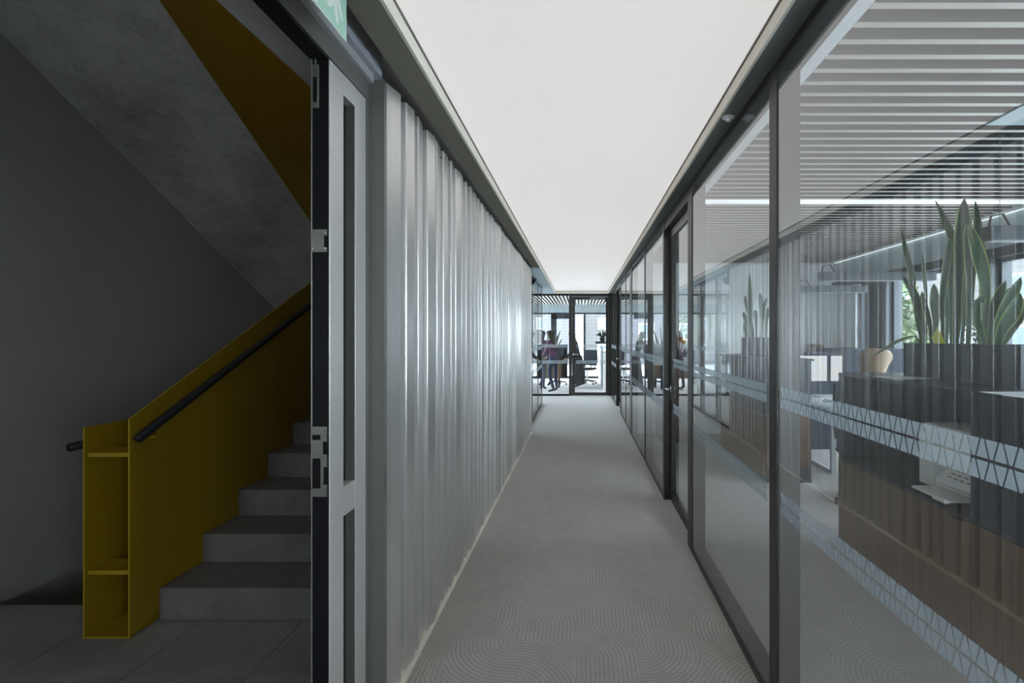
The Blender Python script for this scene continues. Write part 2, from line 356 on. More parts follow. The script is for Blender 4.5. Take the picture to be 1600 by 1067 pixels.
# ---------------------------------------------------------------- perforated folded metal screen
ps = empty('perforated_screen', (-.8, 4.9, 0), None, 'silvery perforated metal screen of irregular folds lining the corridor', 'wall panel')
rs = random.Random(11)
pts = [(2.032, -.800)]; y = 2.032
first = [(.100, -.776), (.012, -.825), (.045, -.830), (.010, -.778), (.085, -.768), (.010, -.825), (.035, -.830), (.010, -.770)]
for dy, x in first: y += dy; pts.append((y, x))
while y < 7.66:
    seq = rs.choice([(.075, .010, .030, .010), (.09, .010, .022, .008), (.055, .010, .045, .010), (.10, .010, .026, .009), (.065, .014, .038, .009)])
    f0 = -.764-rs.random()*.012; f1 = f0-rs.choice([0, .006, -.004, .010]); v0 = -.822-rs.random()*.020
    for k, dy in enumerate(seq):
        y += dy*(.9+.2*rs.random())
        pts.append((y, f1 if k == 0 else v0 if k == 1 else v0-rs.choice([0, .006, -.006]) if k == 2 else f0))
ZB, ZT = .015, 2.545
def screen_sheet(seg):
    me = bpy.data.meshes.new('sheet'); vs = []; fs = []; uvs = []; d = 0; ds = []
    # each fold lightly rounded: add points near the corners
    pp = []
    for i, p in enumerate(seg):
        if 0 < i < len(seg)-1:
            a, b, c = Vector(seg[i-1]), Vector(p), Vector(seg[i+1])
            pp += [tuple(b+(a-b)*min(.25, .004/(a-b).length)), tuple(b+(c-b)*min(.25, .004/(c-b).length))]
        else: pp.append(p)
    prev = None
    for (yy, xx) in pp:
        if prev: d += math.hypot(yy-prev[0], xx-prev[1])
        prev = (yy, xx); ds.append(d); vs += [(xx, yy, ZB), (xx, yy, ZT)]
    for i in range(len(pp)-1): fs.append((2*i, 2*i+2, 2*i+3, 2*i+1))
    n = len(vs)
    me.from_pydata(vs, [], fs); me.materials.append(M['perf']); u = me.uv_layers.new(name='UVMap')
    off = rs.random()
    for l in me.loops:
        i = l.vertex_index; u.data[l.index].uv = (ds[i//2]+off, me.vertices[i].co.z+5)
    o = bpy.data.objects.new('sheet', me); COL.objects.link(o); tag(o, ps)
    so = o.modifiers.new('thickness', 'SOLIDIFY'); so.thickness = .0015; so.offset = -1
    return o
cuts = [0]
for i in range(1, len(pts)):
    if pts[i][0]-pts[cuts[-1]][0] > 1.1 and i < len(pts)-5: cuts.append(i)
cuts.append(len(pts)-1)
for a, b in zip(cuts, cuts[1:]): screen_sheet(pts[a:b+1])
t = MB(); t.box(-.868, -.759, 2.032, 7.70, 0, .0135); t.build('base_strip', 'fascia', ps, label='pale floor strip under the metal screen')
for yy in (2.75, 4.4, 6.0):
    t = MB(); t.tube([(-.868, yy, 2.50), (-.775, yy, 2.50)], .003, 6); t.build('fixing_rod', 'black', ps)
dc = local('wall_camera', 'small black dome camera at the far top corner of the metal screen', 'camera', (-.80, 7.86, 2.40))
MB().lathe([(.001, -.075), (.05, -.06), (.08, -.02), (.085, .0)], 0, 0, 0, 14).build('dome', 'black', dc, smooth=True)
MB().lathe([(.09, 0), (.09, .03), (.05, .045)], 0, 0, 0, 14).build('housing', 'black', dc)
MB().tube([(0, 0, .03), (0, 0, .183)], .018, 8).build('bracket', 'black', dc)

# ---------------------------------------------------------------- frosted band film: rows of tapering pieces between thin clear gaps
def band(parent, plane, p0, p1, x, z0, z1, sgn):
    h = (z1-z0-.006)/2; pitch = .042; w1, w2 = .0275, .0065; t = MB()
    n = int((p1-p0)/(pitch/2))
    for r in range(2):
        za = z0+r*(h+.006); zb = za+h
        for i in range(n):
            c = p0+(i+.5)*pitch/2
            if c+w1/2 > p1 or c-w1/2 < p0: continue
            a, b = (w1, w2) if (i+r) % 2 else (w2, w1)
            q = [(c-a/2, za), (c+a/2, za), (c+b/2, zb), (c-b/2, zb)]
            t.add([(x, u, v) if plane == 'x' else (u, x, v) for u, v in q], [(0, 1, 2, 3)])
    return t.build('frosted_band', 'frost', parent)
BANDS = [(1.225, 1.304), (.816, .899)]
FXW = 4.1
# ---------------------------------------------------------------- right: glass partition
wr = empty('wall_right', (.8, 5, 0), S, 'glazed partition with dark slim frames between corridor and office')
GX = .775
def xpost(y0, y1, mat='frame', z1=ZS, x1=.865, x0=.77, parent=None): return B('post', mat, x0, x1, y0, y1, 0, z1, parent or wr, bev=.002)
def pane(parent, plane, a0, a1, x, z0, z1, th=.010, band_side=-1, name='glass_pane'):
    g = (B(name, 'glass', x, x+th, a0, a1, z0, z1, parent) if plane == 'x' else B(name, 'glass_end', a0, a1, x, x+th, z0, z1, parent))
    xx = x-.0015 if band_side < 0 else x+th+.0015
    for z0b, z1b in BANDS: band(g, plane, a0+.012, a1-.012, xx, z0b, z1b, band_side)
    return g
posts = [(-1.24, -1.16), (.39, .465), (1.94, 2.015), (3.42, 3.50), (5.91, 5.985), (7.45, 7.75), (8.44, 8.52), (9.45, 9.53), (12.36, 12.49)]
for a, b in posts: xpost(a, b)
panes = [(-1.16, .39), (.465, 1.94), (2.015, 3.42), (4.60, 5.91), (5.985, 7.45), (7.75, 8.44), (8.52, 9.45), (10.72, 11.55), (11.60, 12.36)]
for a, b in panes:
    pane(wr, 'x', a, b, GX, .035, 2.55)
    B('bottom_rail', 'frame', .77, .865, a, b, 0, .036, wr); B('top_rail', 'frame', .77, .865, a, b, 2.549, ZS, wr)
xpost(11.55, 11.60)
wbk = empty('wall_back', (1.5, -2.56, 0), S, 'wall closing corridor and office behind the camera, with an added office window')
for x0, x1, z0, z1 in ((-.93, 1.1, 0, 2.82), (3.8, FXW, 0, 2.82), (1.1, 3.8, 0, .3), (1.1, 3.8, 2.35, 2.82)): B('section', 'pale', x0, x1, -2.62, -2.5, z0, z1, wbk)
win = empty('window_31', (2.4, -2.56, .3), S, 'unseen office window behind the camera, added to light the near corridor')  # out-of-view window added to bring daylight into office and near corridor
B('glass', 'glass_win', 1.15, 3.75, -2.565, -2.555, .35, 2.30, win)
t = MB(); t.box(1.1, 1.15, -2.6, -2.52, .3, 2.35); t.box(3.75, 3.8, -2.6, -2.52, .3, 2.35); t.box(1.15, 3.75, -2.6, -2.52, .3, .35); t.box(1.15, 3.75, -2.6, -2.52, 2.30, 2.35); t.build('frame', 'win_frame', win)
B('wall_right_end', 'pale', .77, .86, -2.5, -1.24, 0, ZS, kind=S, label='wall beside the camera end of the glass partition')
def side_door(idx, ya, yb, label):
    d = empty('door_%d' % idx, (.8, ya, 0), S, label)
    B('jamb', 'frame', .77, .865, ya, ya+.05, 0, ZS, d); B('jamb', 'frame', .765, .865, yb-.065, yb, 0, ZS, d)
    B('head', 'frame', .77, .865, ya+.05, yb-.065, 2.48, ZS, d)
    y0, y1 = ya+.053, yb-.068; x0, x1 = .82, .862
    for a in (y0, y1-.075): B('stile', 'frame', x0, x1, a, a+.075, .01, 2.476, d, bev=.002)
    B('top_rail', 'alu_dark', x0, x1, y0+.075, y1-.075, 2.40, 2.476, d); B('bottom_rail', 'frame', x0, x1, y0+.075, y1-.075, .01, .09, d)
    pane(d, 'x', y0+.075, y1-.075, x0+.014, .09, 2.40)
    hy = y1-.04
    MB().tube([(x0, hy, 1.03), (x0-.045, hy, 1.03), (x0-.05, hy-.02, 1.03), (x0-.05, hy-.13, 1.03)], .009, 8).build('handle', 'chrome', d, smooth=True)
    t = MB(); t.box(x0-.006, x0, hy-.02, hy+.02, 1.005, 1.055); t.tube([(x0, hy, .95), (x0-.008, hy, .95)], .012, 10); t.build('lock_plate', 'chrome', d)
    return d
side_door(3, 3.50, 4.60, 'dark framed glass door to the office beside the plant counter')
side_door(4, 9.53, 10.72, 'far dark framed glass door in the right partition')

# ---------------------------------------------------------------- end wall of glass, and left glass wall
we = empty('wall_end', (0, 12.5, 0), S, 'glazed wall with dark frame closing the corridor')
YW = 12.5
for a, b in ((-3.4, -3.33), (-2.2, -2.15), (-1.25, -1.21)): B('post', 'frame', a, b, YW, YW+.08, 0, ZS, we)
for a, b in ((-3.33, -2.2), (-2.15, -1.25), (-1.21, -.30)):
    pane(we, 'y', a, b, YW+.03, .04, 2.545)
    B('bottom_rail', 'frame_black', a, b, YW, YW+.08, 0, .04, we); B('top_rail', 'frame_black', a, b, YW, YW+.08, 2.545, ZS, we)
B('post', 'frame', -.30, -.225, YW, YW+.08, 0, ZS, we); B('post', 'frame', .70, .865, YW, YW+.08, 0, ZS, we)
d5 = empty('door_5', (.2, YW, 0), S, 'dark framed glass door in the end wall of the corridor')
B('head', 'frame', -.225, .70, YW, YW+.08, 2.52, ZS, d5)
B('stile', 'frame', -.222, -.15, YW+.005, YW+.06, .01, 2.515, d5); B('stile', 'frame', .635, .697, YW+.005, YW+.06, .01, 2.515, d5)
B('top_rail', 'frame', -.15, .635, YW+.005, YW+.06, 2.44, 2.515, d5); B('bottom_rail', 'frame', -.15, .635, YW+.005, YW+.06, .01, .085, d5)
pane(d5, 'y', -.15, .635, YW+.03, .085, 2.44)
MB().tube([(-.19, YW+.005, 1.05), (-.19, YW-.045, 1.05), (-.17, YW-.05, 1.05), (-.05, YW-.05, 1.05)], .010, 8).build('handle', 'chrome', d5, smooth=True)
t = MB(); t.box(-.21, -.17, YW-.002, YW+.005, 1.02, 1.08); t.tube([(-.19, YW+.005, .95), (-.19, YW-.006, .95)], .013, 10); t.build('lock_plate', 'chrome', d5)
B('closer', 'alu_dark', .25, .62, YW-.03, YW+.005, 2.455, 2.50, d5)
wg = empty('wall_left_glass', (-.86, 9.3, 0), S, 'glazed partition beyond the end of the metal screen')
for a, b in ((7.72, 7.78), (8.73, 8.79), (9.88, 9.93), (10.87, 10.94)): B('post', 'frame', -.94, -.855, a, b, 0, ZS, wg)
for a, b in ((7.78, 8.73), (8.79, 9.88), (9.93, 10.87)):
    g = B('glass_pane', 'glass', -.87, -.86, a, b, .035, 2.55, wg)
    for z0b, z1b in BANDS: band(g, 'x', a+.012, b-.012, -.8585, z0b, z1b, 1)
    B('bottom_rail', 'frame', -.94, -.855, a, b, 0, .036, wg); B('top_rail', 'frame', -.94, -.855, a, b, 2.549, ZS, wg)
ws = empty('wall_side', (-3.45, 10, 0), S, 'pale side wall of the far rooms with two windows')
for q in ((7.7, 8.2, 0, 2.82), (12.2, 12.7, 0, 2.82), (17.3, 18, 0, 2.82), (9.2, 10.8, 0, .5), (9.2, 10.8, 2.35, 2.82), (8.2, 9.2, 0, 2.82), (10.8, 12.2, 0, 2.82), (12.7, 17.3, 0, .5), (12.7, 17.3, 2.35, 2.82)): B('section', 'pale', -3.5, -3.4, *q, ws)
for n_, (a, b) in ((21, (9.2, 10.8)), (22, (12.7, 17.3))):
    win = empty('window_%d' % n_, (-3.45, a, .5), S, 'side window of the far rooms'); m_ = (a+b)/2
    B('glass', 'glass_win', -3.455, -3.445, a+.05, b-.05, .55, 2.30, win)
    t = MB(); t.box(-3.49, -3.41, a, a+.05, .5, 2.35); t.box(-3.49, -3.41, b-.05, b, .5, 2.35); t.box(-3.49, -3.41, a+.05, b-.05, .5, .55); t.box(-3.49, -3.41, a+.05, b-.05, 2.30, 2.35); t.box(-3.48, -3.42, m_-.03, m_+.03, .55, 2.30)
    t.build('frame', 'win_frame', win)
B('wall_between', 'pale', -3.4, -.95, 7.66, 7.72, 0, 2.82, kind=S, label='pale wall closing the far left room')
sn = local('ceiling_sensor', 'small white round sensor in the grey soffit over the glass partition', 'sensor', (.727, 2.43, ZS))
MB().lathe([(.030, 0), (.030, -.004), (.012, -.008), (.012, -.02), (.002, -.022)], 0, 0, 0, 16).build('body', 'white', sn)

# ---------------------------------------------------------------- stairwell
fs = empty('floor_stair', (-2.2, 1.4, 0), S, 'dark concrete-look tiled landing at foot of stairs')
B('slab', 'trim_dark', -3.62, -.93, -2.5, 2.757, -.15, -.012, fs)
proto = None
for i in range(5):
    for j in range(9):
        x0 = -3.62+i*.538+.0015; y0 = 2.757-(j+1)*.58
        m = MB().box(0, .535, 0, .577, -.012, 0, 0)
        if proto is None: proto = m.build('tile', 'tile'); c = proto; c.parent = fs; c.matrix_parent_inverse = Matrix.Translation(-fs.location); c.location = (x0, y0, 0)
        else: c = proto.copy(); COL.objects.link(c); c.location = (x0, y0, 0)
B('wall_stair', 'grey_wall', -3.75, -3.62, -2.5, 7.65, -2.2, 6.2, kind=S, label='plain dark grey wall of the stairwell')
B('wall_stair_back', 'grey_wall', -3.62, -1.05, 7.55, 7.65, -2.2, 6.2, kind=S, label='far wall of the stairwell')
wsf = empty('wall_stair_front', (-2.3, -2.55, 0), S, 'stairwell wall behind the camera with one added window')
for x0, x1, z0, z1 in ((-3.62, -3.1, -.2, 6.2), (-1.7, -.94, -.2, 6.2), (-3.1, -1.7, -.2, 1.0), (-3.1, -1.7, 2.4, 6.2)): B('section', 'grey_wall', x0, x1, -2.6, -2.5, z0, z1, wsf)
win = empty('window_32', (-2.4, -2.55, 1.0), S, 'unseen stairwell window behind the camera, added to light the stairs')  # out-of-view window added to light the stairs from the front
B('glass', 'glass_win', -3.05, -1.75, -2.555, -2.545, 1.05, 2.35, win)
t = MB(); t.box(-3.1, -3.05, -2.59, -2.51, 1.0, 2.4); t.box(-1.75, -1.7, -2.59, -2.51, 1.0, 2.4); t.box(-3.05, -1.75, -2.59, -2.51, 1.0, 1.05); t.box(-3.05, -1.75, -2.59, -2.51, 2.35, 2.4); t.build('frame', 'win_frame', win)
B('wall_stair_side', 'grey_wall', -1.10, -1.0515, 2.04, 7.55, -.2, 2.82, kind=S, label='stairwell wall backing the corridor')
B('wall_stair_upper', 'grey_wall', -1.10, -1.05, -2.5, 7.55, 2.905, 6.2, kind=S, label='stairwell wall above the doorway')
B('ceiling_stair', 'grey_wall', -3.75, -1.05, -2.6, 7.65, 6.2, 6.3, kind=S, label='ceiling high over the stairs')
B('landing_stair', 'stair_stone', -3.62, -1.12, 6.27, 7.55, 1.86, 2.158, kind=S, label='concrete half landing above the first flight')
st = empty('staircase', (-1.7, 2.7, 0), None, 'dark grey concrete lower flight rising beside the yellow balustrade', 'stairs')
RS, TR, Y0 = .166, .303, 2.616
for k in range(12):
    y0 = Y0+k*TR; z1 = (k+1)*RS
    poly = [(y0, max(0, z1-RS)), (y0, z1), (y0+TR-.001, z1), (y0+TR-.001, max(0, z1-RS-.03)), (y0+TR-.002, max(0, z1-RS*1.02))]
    MB().prism([(y0, max(.0, z1-RS)+.0), (y0, z1), (y0+TR-.001, z1), (y0+TR-.001, max(.0, z1-RS*.9))], -2.238, -1.112).build('step', 'stair_stone', st)
MB().prism([(Y0+TR*1.2, .0), (Y0+TR*12, RS*10.9), (Y0+TR*12, RS*9.5), (Y0+TR*3.2, .0)], -2.235, -1.115).build('soffit_slab', 'soffit_concrete', st)
bl = empty('balustrade', (-2.35, 2.5, 0), None, 'yellow sheet-steel balustrade with open shelf end at foot of stairs', 'balustrade')
T = .008
def ztop(y): return 1.09+.523*(y-2.447)
def zbot(y): return max(0, .548*(y-2.616)-.25)
for ya, yb in ((2.447, 3.645), (3.650, 5.0), (5.005, 6.27)):
    MB().prism([(ya, zbot(ya)), (ya, ztop(ya)), (yb, ztop(yb)), (yb, zbot(yb))], -2.248, -2.248+T).build('side_sheet', 'yellow', bl)
MB().prism([(2.447, 0), (2.447, 1.049), (2.752, 1.049), (2.752, 0)], -2.472, -2.472+T).build('side_sheet', 'yellow', bl)
MB().prism([(2.760, -.25), (2.760, 1.049), (5.6, -.40), (5.6, -1.7)], -2.480, -2.472).build('side_sheet', 'yellow', bl)
B('back_sheet', 'yellow', -2.463, -2.2485, 2.742, 2.750, 0, 1.042, bl)
for z in (.909, .321): B('shelf', 'yellow', -2.463, -2.249, 2.462, 2.60, z-.011, z+.011, bl, bev=.002)
B('floor_plate', 'yellow', -2.463, -2.249, 2.45, 2.74, .0, .008, bl)
for z in (.909, .321): MB().tube([(-2.240, 2.475, z), (-2.236, 2.475, z)], .006, 8).build('bolt', 'yellow', bl)
hr = empty('handrail', (-2.19, 2.45, 1.0), None, 'black round handrail on the stair side of the yellow balustrade', 'handrail')
p0, p1 = Vector((-2.185, 2.43, .995)), Vector((-2.185, 6.2, .995+.49*3.77))
MB().tube([p0-Vector((0, .004, .002)), p0, p1], [.017, .0215, .0215], 16).build('rail', 'rail_black', hr, smooth=True)
for s_ in (.03, .39, .72):
    q = p0.lerp(p1, s_)
    MB().tube([q+Vector((0, 0, -.02)), q+Vector((-.004, .012, -.065)), (-2.238, q.y+.02, q.z-.075)], .006, 8).build('bracket', 'yellow', hr)
hl = empty('handrail', (-2.54, 2.46, .95), None, 'black handrail stub left of the open shelf, leading down', 'handrail')
MB().tube([(-2.545, 2.455, .948), (-2.545, 2.80, .955), (-2.545, 5.5, -.47)], .021, 16).build('rail', 'rail_black', hl, smooth=True)
for yy, zz in ((2.68, .952), (4.0, .32)): MB().tube([(-2.545, yy, zz-.02), (-2.545, yy, zz-.06), (-2.481, yy+.02, zz-.07)], .006, 8).build('bracket', 'yellow', hl)
# upper flight: slab soffit in two pours with a joint, and its yellow balustrade
us = empty('upper_flight', (-3.0, 3, 3), S, 'raw concrete underside of the upper stair flight'); us.name = 'slab_stair'
def zs(y): return 2.562-.5705*(y-4.52)
for ya, yb in ((-1.5, 3.712), (3.716, 6.27)):
    dz = .0 if ya < 0 else .006
    MB().prism([(ya, zs(ya)+dz), (yb, zs(yb)+dz), (yb, zs(yb)+.30), (ya, zs(ya)+.30)], -3.615, -2.485).build('section', 'soffit_concrete', us)
ub = empty('balustrade', (-2.45, 3.5, 3), None, 'yellow sheet-steel balustrade of the upper flight overhead', 'balustrade')
for ya, yb in ((-1.0, 1.2), (1.205, 2.46), (2.465, 3.692), (3.698, 4.95), (4.955, 6.27)):
    p = MB().prism([(ya, zs(ya)-.004), (yb, zs(yb)-.004), (yb, zs(yb)+1.45), (ya, zs(ya)+1.45)], -2.483, -2.475).build('side_sheet', 'yellow', ub)
    for yy in (ya+.10, yb-.10): MB().tube([(-2.475, yy, zs(yy)+.14), (-2.471, yy, zs(yy)+.14)], .008, 8).build('bolt', 'yellow', p)
# down flight
dn = empty('staircase', (-3, 3, 0), None, 'dark flight of stairs leading down beside the stairwell wall', 'stairs')
for k in range(7): B('step', 'stair_stone', -3.615, -2.49, 2.76+k*.303, 2.76+(k+1)*.303-.001, -(k+1)*.166-.2, -(k+1)*.166, dn)
sl = local('added_stair_lamp', 'unseen round lamp added high above the stairs to brighten them', 'lamp', (-1.75, 3.4, 6.2))
MB().lathe([(.2, 0), (.2, -.06), (.17, -.08)], 0, 0, 0, 20).build('body', 'white', sl)
area('stair_fill_light', (-1.75, 3.4, 6.10), (0, 0, 0), .5, .5, STAIR_FILL, (1, .96, .9))  # added out-of-view light that brightens treads and stairwell

# ---------------------------------------------------------------- offices: shell
ZO = 2.63; FX = 3.90; YB1 = 7.62
oc = empty('ceiling_office', (2.4, 4, ZO), S, 'pale wooden slat ceiling of the office behind the glass')
B('void', 'dark_void', .87, FX, -2.5, 17.8, 2.76, 2.80, oc)
B('border', 'white', .866, .99, -2.5, YB1, ZO, 2.75, oc)
B('border', 'white', 3.80, FX, -2.5, YB1, ZO-.005, 2.75, oc)
M['led'] = emit('light_line', (.95, 1, 1), .8)
B('light_line', 'led', .99, 3.80, 4.10, 4.19, ZO-.004, 2.72, oc)
M['slat_side'] = plain('dark_slat_side', (.05, .047, .043), .7)  # slat sides and tops coloured darker than the pale bottoms
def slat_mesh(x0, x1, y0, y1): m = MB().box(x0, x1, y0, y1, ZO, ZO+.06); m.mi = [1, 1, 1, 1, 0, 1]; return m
sl0 = None; y = -.9
while y < YB1-.05:
    if not 4.04 < y < 4.19:
        if sl0 is None:
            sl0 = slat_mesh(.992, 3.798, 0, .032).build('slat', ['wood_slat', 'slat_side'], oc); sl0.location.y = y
        else:
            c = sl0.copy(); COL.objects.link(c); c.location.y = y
    y += .1027
B('wall_office', 'pale', .87, FX, YB1, YB1+.09, 0, 2.76, kind=S, label='pale end wall of the office behind the desks')
B('trim_5', 'white', .99, FX, YB1-.02, YB1-.001, ZO-.02, ZO-.001, kind=S, label='white strip along top of the office end wall')
# facade of the right hand offices
fc = empty('wall_facade', (FX, 4, 0), S, 'window facade of the office with pale bulkhead and slate frames')
B('bulkhead', 'bulkhead', FX, FX+.2, -2.5, 17.8, 2.33, 2.82, fc)
B('sill_wall', 'bulkhead', FX, FX+.2, -2.5, 17.8, 0, .12, fc)
B('light_line', 'led', FX-.03, FX-.005, .5, YB1-.1, ZO-.012, ZO, fc)
for a, b in ((-2.5, 17.7),): B('head_beam', 'win_frame', FX-.02, FX+.16, a, b, 2.24, 2.33, fc)
B('sill_beam', 'win_frame', FX-.02, FX+.16, -2.5, 17.7, .12, .2, fc)
for a, b in ((6.25, 6.72), (4.66, 4.79), (3.05, 3.18), (1.45, 1.58), (-.15, -.02), (-2.5, -1.6), (9.4, 9.52), (11.2, 11.32), (12.45, 12.62), (14.2, 14.32), (16, 16.12)):
    B('pier', 'win_frame', FX-.03, FX+.18, a, b, .12, 2.33, fc)
B('wall_section', 'pale', FX-.01, FX+.18, 6.98, 7.75, .12, 2.33, fc)
wi = 0
for a, b in ((6.72, 6.98), (4.79, 6.25), (3.18, 4.66), (1.58, 3.05), (-.02, 1.45), (-1.6, -.15), (7.75, 9.4), (9.52, 11.2), (11.32, 12.45), (12.62, 14.2), (14.32, 16), (16.12, 17.7)):
    wi += 1; win = empty('window_%d' % wi, (FX+.08, a, .2), S, 'tall office window with slate frame in the facade')
    B('glass', 'glass_win', FX+.07, FX+.08, a+.04, b-.04, .24, 2.20, win)
    t = MB(); t.box(FX+.05, FX+.11, a, a+.04, .2, 2.24); t.box(FX+.05, FX+.11, b-.04, b, .2, 2.24); t.box(FX+.05, FX+.11, a+.04, b-.04, .2, .24); t.box(FX+.05, FX+.11, a+.04, b-.04, 2.20, 2.24)
    t.build('frame', 'win_frame', win)
# end office
ec = empty('ceiling_end_office', (0, 15, ZO), S, 'pale wooden slat ceiling of the far office')
B('void', 'dark_void', -3.4, .865, 12.6, 17.8, 2.76, 2.80, ec)
B('ceiling_second_office', 'white', .87, FX, YB1+.09, 12.5, 2.68, 2.75, kind=S, label='plain ceiling of the second office')
sl1 = None; x = -3.3
while x < 3.85:
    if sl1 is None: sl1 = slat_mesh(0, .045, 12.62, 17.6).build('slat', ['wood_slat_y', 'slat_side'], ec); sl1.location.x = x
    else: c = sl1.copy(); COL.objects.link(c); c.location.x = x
    x += .105
wb = empty('wall_far', (0, 17.75, 0), S, 'window wall of the far office')
B('bulkhead', 'bulkhead', -3.4, FX, 17.7, 17.9, 2.36, 2.82, wb); B('sill', 'win_frame', -3.4, FX, 17.7, 17.88, 0, .08, wb); B('head_beam', 'win_frame', -3.4, FX, 17.68, 17.86, 2.30, 2.36, wb)
for a, b in ((-3.4, -3.3), (-2.3, -2.2), (-1.07, -.87), (.09, .17), (1.3, 1.42), (2.6, 2.72), (3.8, 3.9)): B('post', 'win_frame', a, b, 17.66, 17.86, .08, 2.30, wb)
B('transom', 'win_frame', -1.07, -.35, 17.66, 17.86, 2.14, 2.30, wb)
for a, b in ((-3.3, -2.3), (-2.2, -1.07), (-.87, .09), (.17, 1.3), (1.42, 2.6), (2.72, 3.8)):
    wi += 1; win = empty('window_%d' % wi, (a, 17.77, .08), S, 'far office window looking onto a pale building')
    B('glass', 'glass_win', a, b, 17.76, 17.77, .08, 2.30, win)

# ---------------------------------------------------------------- outside
def facade_mat(name, a, b, sc):
    k = NT(name); v = k.obj(); sp = k.add('ShaderNodeSeparateXYZ'); k.link(v, sp.inputs[0])
    f = k.math('LESS_THAN', k.math('FRACT', k.math('MULTIPLY', sp.outputs[2], sc)), .22)
    k.link(k.mixc(f, a, b), k.b.inputs['Base Color']); k.b.inputs['Roughness'].default_value = .8; return k.m
M['cladding'] = facade_mat('pale_lilac_cladding', (.12, .115, .125), (.065, .062, .07), 4)
M['cladding2'] = facade_mat('cream_cladding', (.13, .125, .12), (.10, .096, .09), 3)
M['snow'] = plain('pale_paving', (.48, .49, .50), .8)
M['out_glass'] = plain('distant_window', (.16, .20, .24), .15)
M['trunk'] = plain('bark', (.10, .08, .06), .9)
M['crown'] = plain('light_green_leaves', (.065, .10, .03), .7, var=.5, scale=3)
B('ground_outside', 'snow', -60, 90, -40, 120, -1.2, -1.0, kind=S, label='pale paved ground outside the windows')
def building(x0, x1, y0, y1, z1, mat, label, face, xs, zs_, w_, h_):
    b = local('building', label, 'building', (0, 0, 0))
    B('wall', mat, x0, x1, y0, y1, -1, z1, b); B('roof', 'trim_dark', x0-.3, x1+.3, y0-.3, y1+.3, z1, z1+.4, b)
    for u in xs:
        for z in zs_:
            if face == '-y': q = B('window', 'white', u, u+w_, y0-.1, y0+.05, z, z+h_, b); B('pane', 'out_glass', u+.12, u+w_-.12, y0-.13, y0-.09, z+.12, z+h_-.12, q)
            else: q = B('window', 'white', x0-.1, x0+.05, u, u+w_, z, z+h_, b); B('pane', 'out_glass', x0-.13, x0-.09, u+.12, u+w_-.12, z+.12, z+h_-.12, q)
building(-14, -.5, 44, 52, 10, 'cladding', 'pale lilac building with fine horizontal lines outside the far office', '-y', (-12, -8.5, -5), (1.2, 4.6), 1.4, 1.5)
building(.4, 16, 47, 56, 12, 'cladding2', 'cream building beyond the far office, right of the lilac one', '-y', (1.6, 4.4, 8, 12), (-.3, 2.2, 4.9), .9, 1.1)
building(19, 30, 6, 17, 9, 'cladding2', 'pale facade facing the office windows across the yard', '-x', (7.2, 9.4, 11.6, 13.8), (.2, 3.0, 5.8), 1.1, 1.3)
building(22, 32, 22, 40, 7, 'cladding2', 'low pale house behind the trees outside the office', '-x', (24, 28, 33), (.8, 3.4), 1.3, 1.3)
def tree(x, y, h, r, seed, label):
    t = local('tree', label, 'tree', (x, y, -1)); rr = random.Random(seed)
    MB().tube([(0, 0, 0), (.05, 0, h*.35), (-.05, .1, h*.7)], [.16, .12, .05], 8).build('trunk', 'trunk', t)
    m = MB()
    for i in range(1500):
        d = Vector((rr.gauss(0, 1), rr.gauss(0, 1), rr.gauss(0, 1))).normalized()*r*(rr.random()**.4); c = Vector((0, 0, h*.66))+Vector((d.x, d.y, d.z*1.15))
        a = Vector((rr.uniform(-1, 1), rr.uniform(-1, 1), rr.uniform(-1, 1))).normalized()*.13; b = a.cross(Vector((rr.uniform(-1, 1), rr.uniform(-1, 1), 1))).normalized()*.09
        m.add([c-a, c+b, c+a, c-b], [(0, 1, 2, 3)])
    m.build('foliage', 'crown', t)['kind'] = 'stuff'
for i, (x, y, h, r, l) in enumerate(((10.5, 19, 5.5, 2.2, 'pale green tree outside the middle office window'), (12.5, 23.5, 6, 2.4, 'taller pale green tree beyond the yard'), (9, 15, 3.6, 1.5, 'small light green tree close to the facade'), (-6.5, 33, 7, 2.6, 'green tree outside the far office'))): tree(x, y, h, r, i, l)

# ---------------------------------------------------------------- office furniture along the glass: cabinet counter
cb = empty('counter_cabinet', (2.2, 2.5, 0), None, 'long walnut-fronted storage counter with navy upper shelf near the glass', 'cabinet')
B('carcass', 'navy', 1.922, 2.50, .2, 3.63, .0, .595, cb)
for a, b in ((.2, .995), (1.0, 1.595), (1.60, 2.17), (2.405, 3.0)): pass
ed = [.2, .80, 1.60, 2.405, 3.63]
for a, b in zip(ed, ed[1:]):
    d = B('door', 'wood', 1.902, 1.921, a+.002, b-.002, .02, .592, cb); B('pull', 'black', 1.894, 1.902, b-.16 if b < 2.4 else a+.04, b-.05 if b < 2.4 else a+.14, .578, .590, d)
B('worktop', 'navy', 1.90, 2.50, .2, 3.63, .596, .614, cb)
B('back_panel', 'navy', 2.44, 2.50, 2.406, 3.612, .614, 1.215, cb)
B('end_panel', 'navy', 1.905, 2.50, 3.612, 3.63, .614, 1.215, cb)
B('upper_box', 'navy', 1.902, 2.50, .2, 2.405, .615, 1.215, cb)
B('deck', 'navy', 1.90, 2.52, .2, 3.63, 1.216, 1.236, cb)
B('edge_strip', 'chrome', 1.90, 1.904, 3.631, 3.635, 0, 1.236, cb)
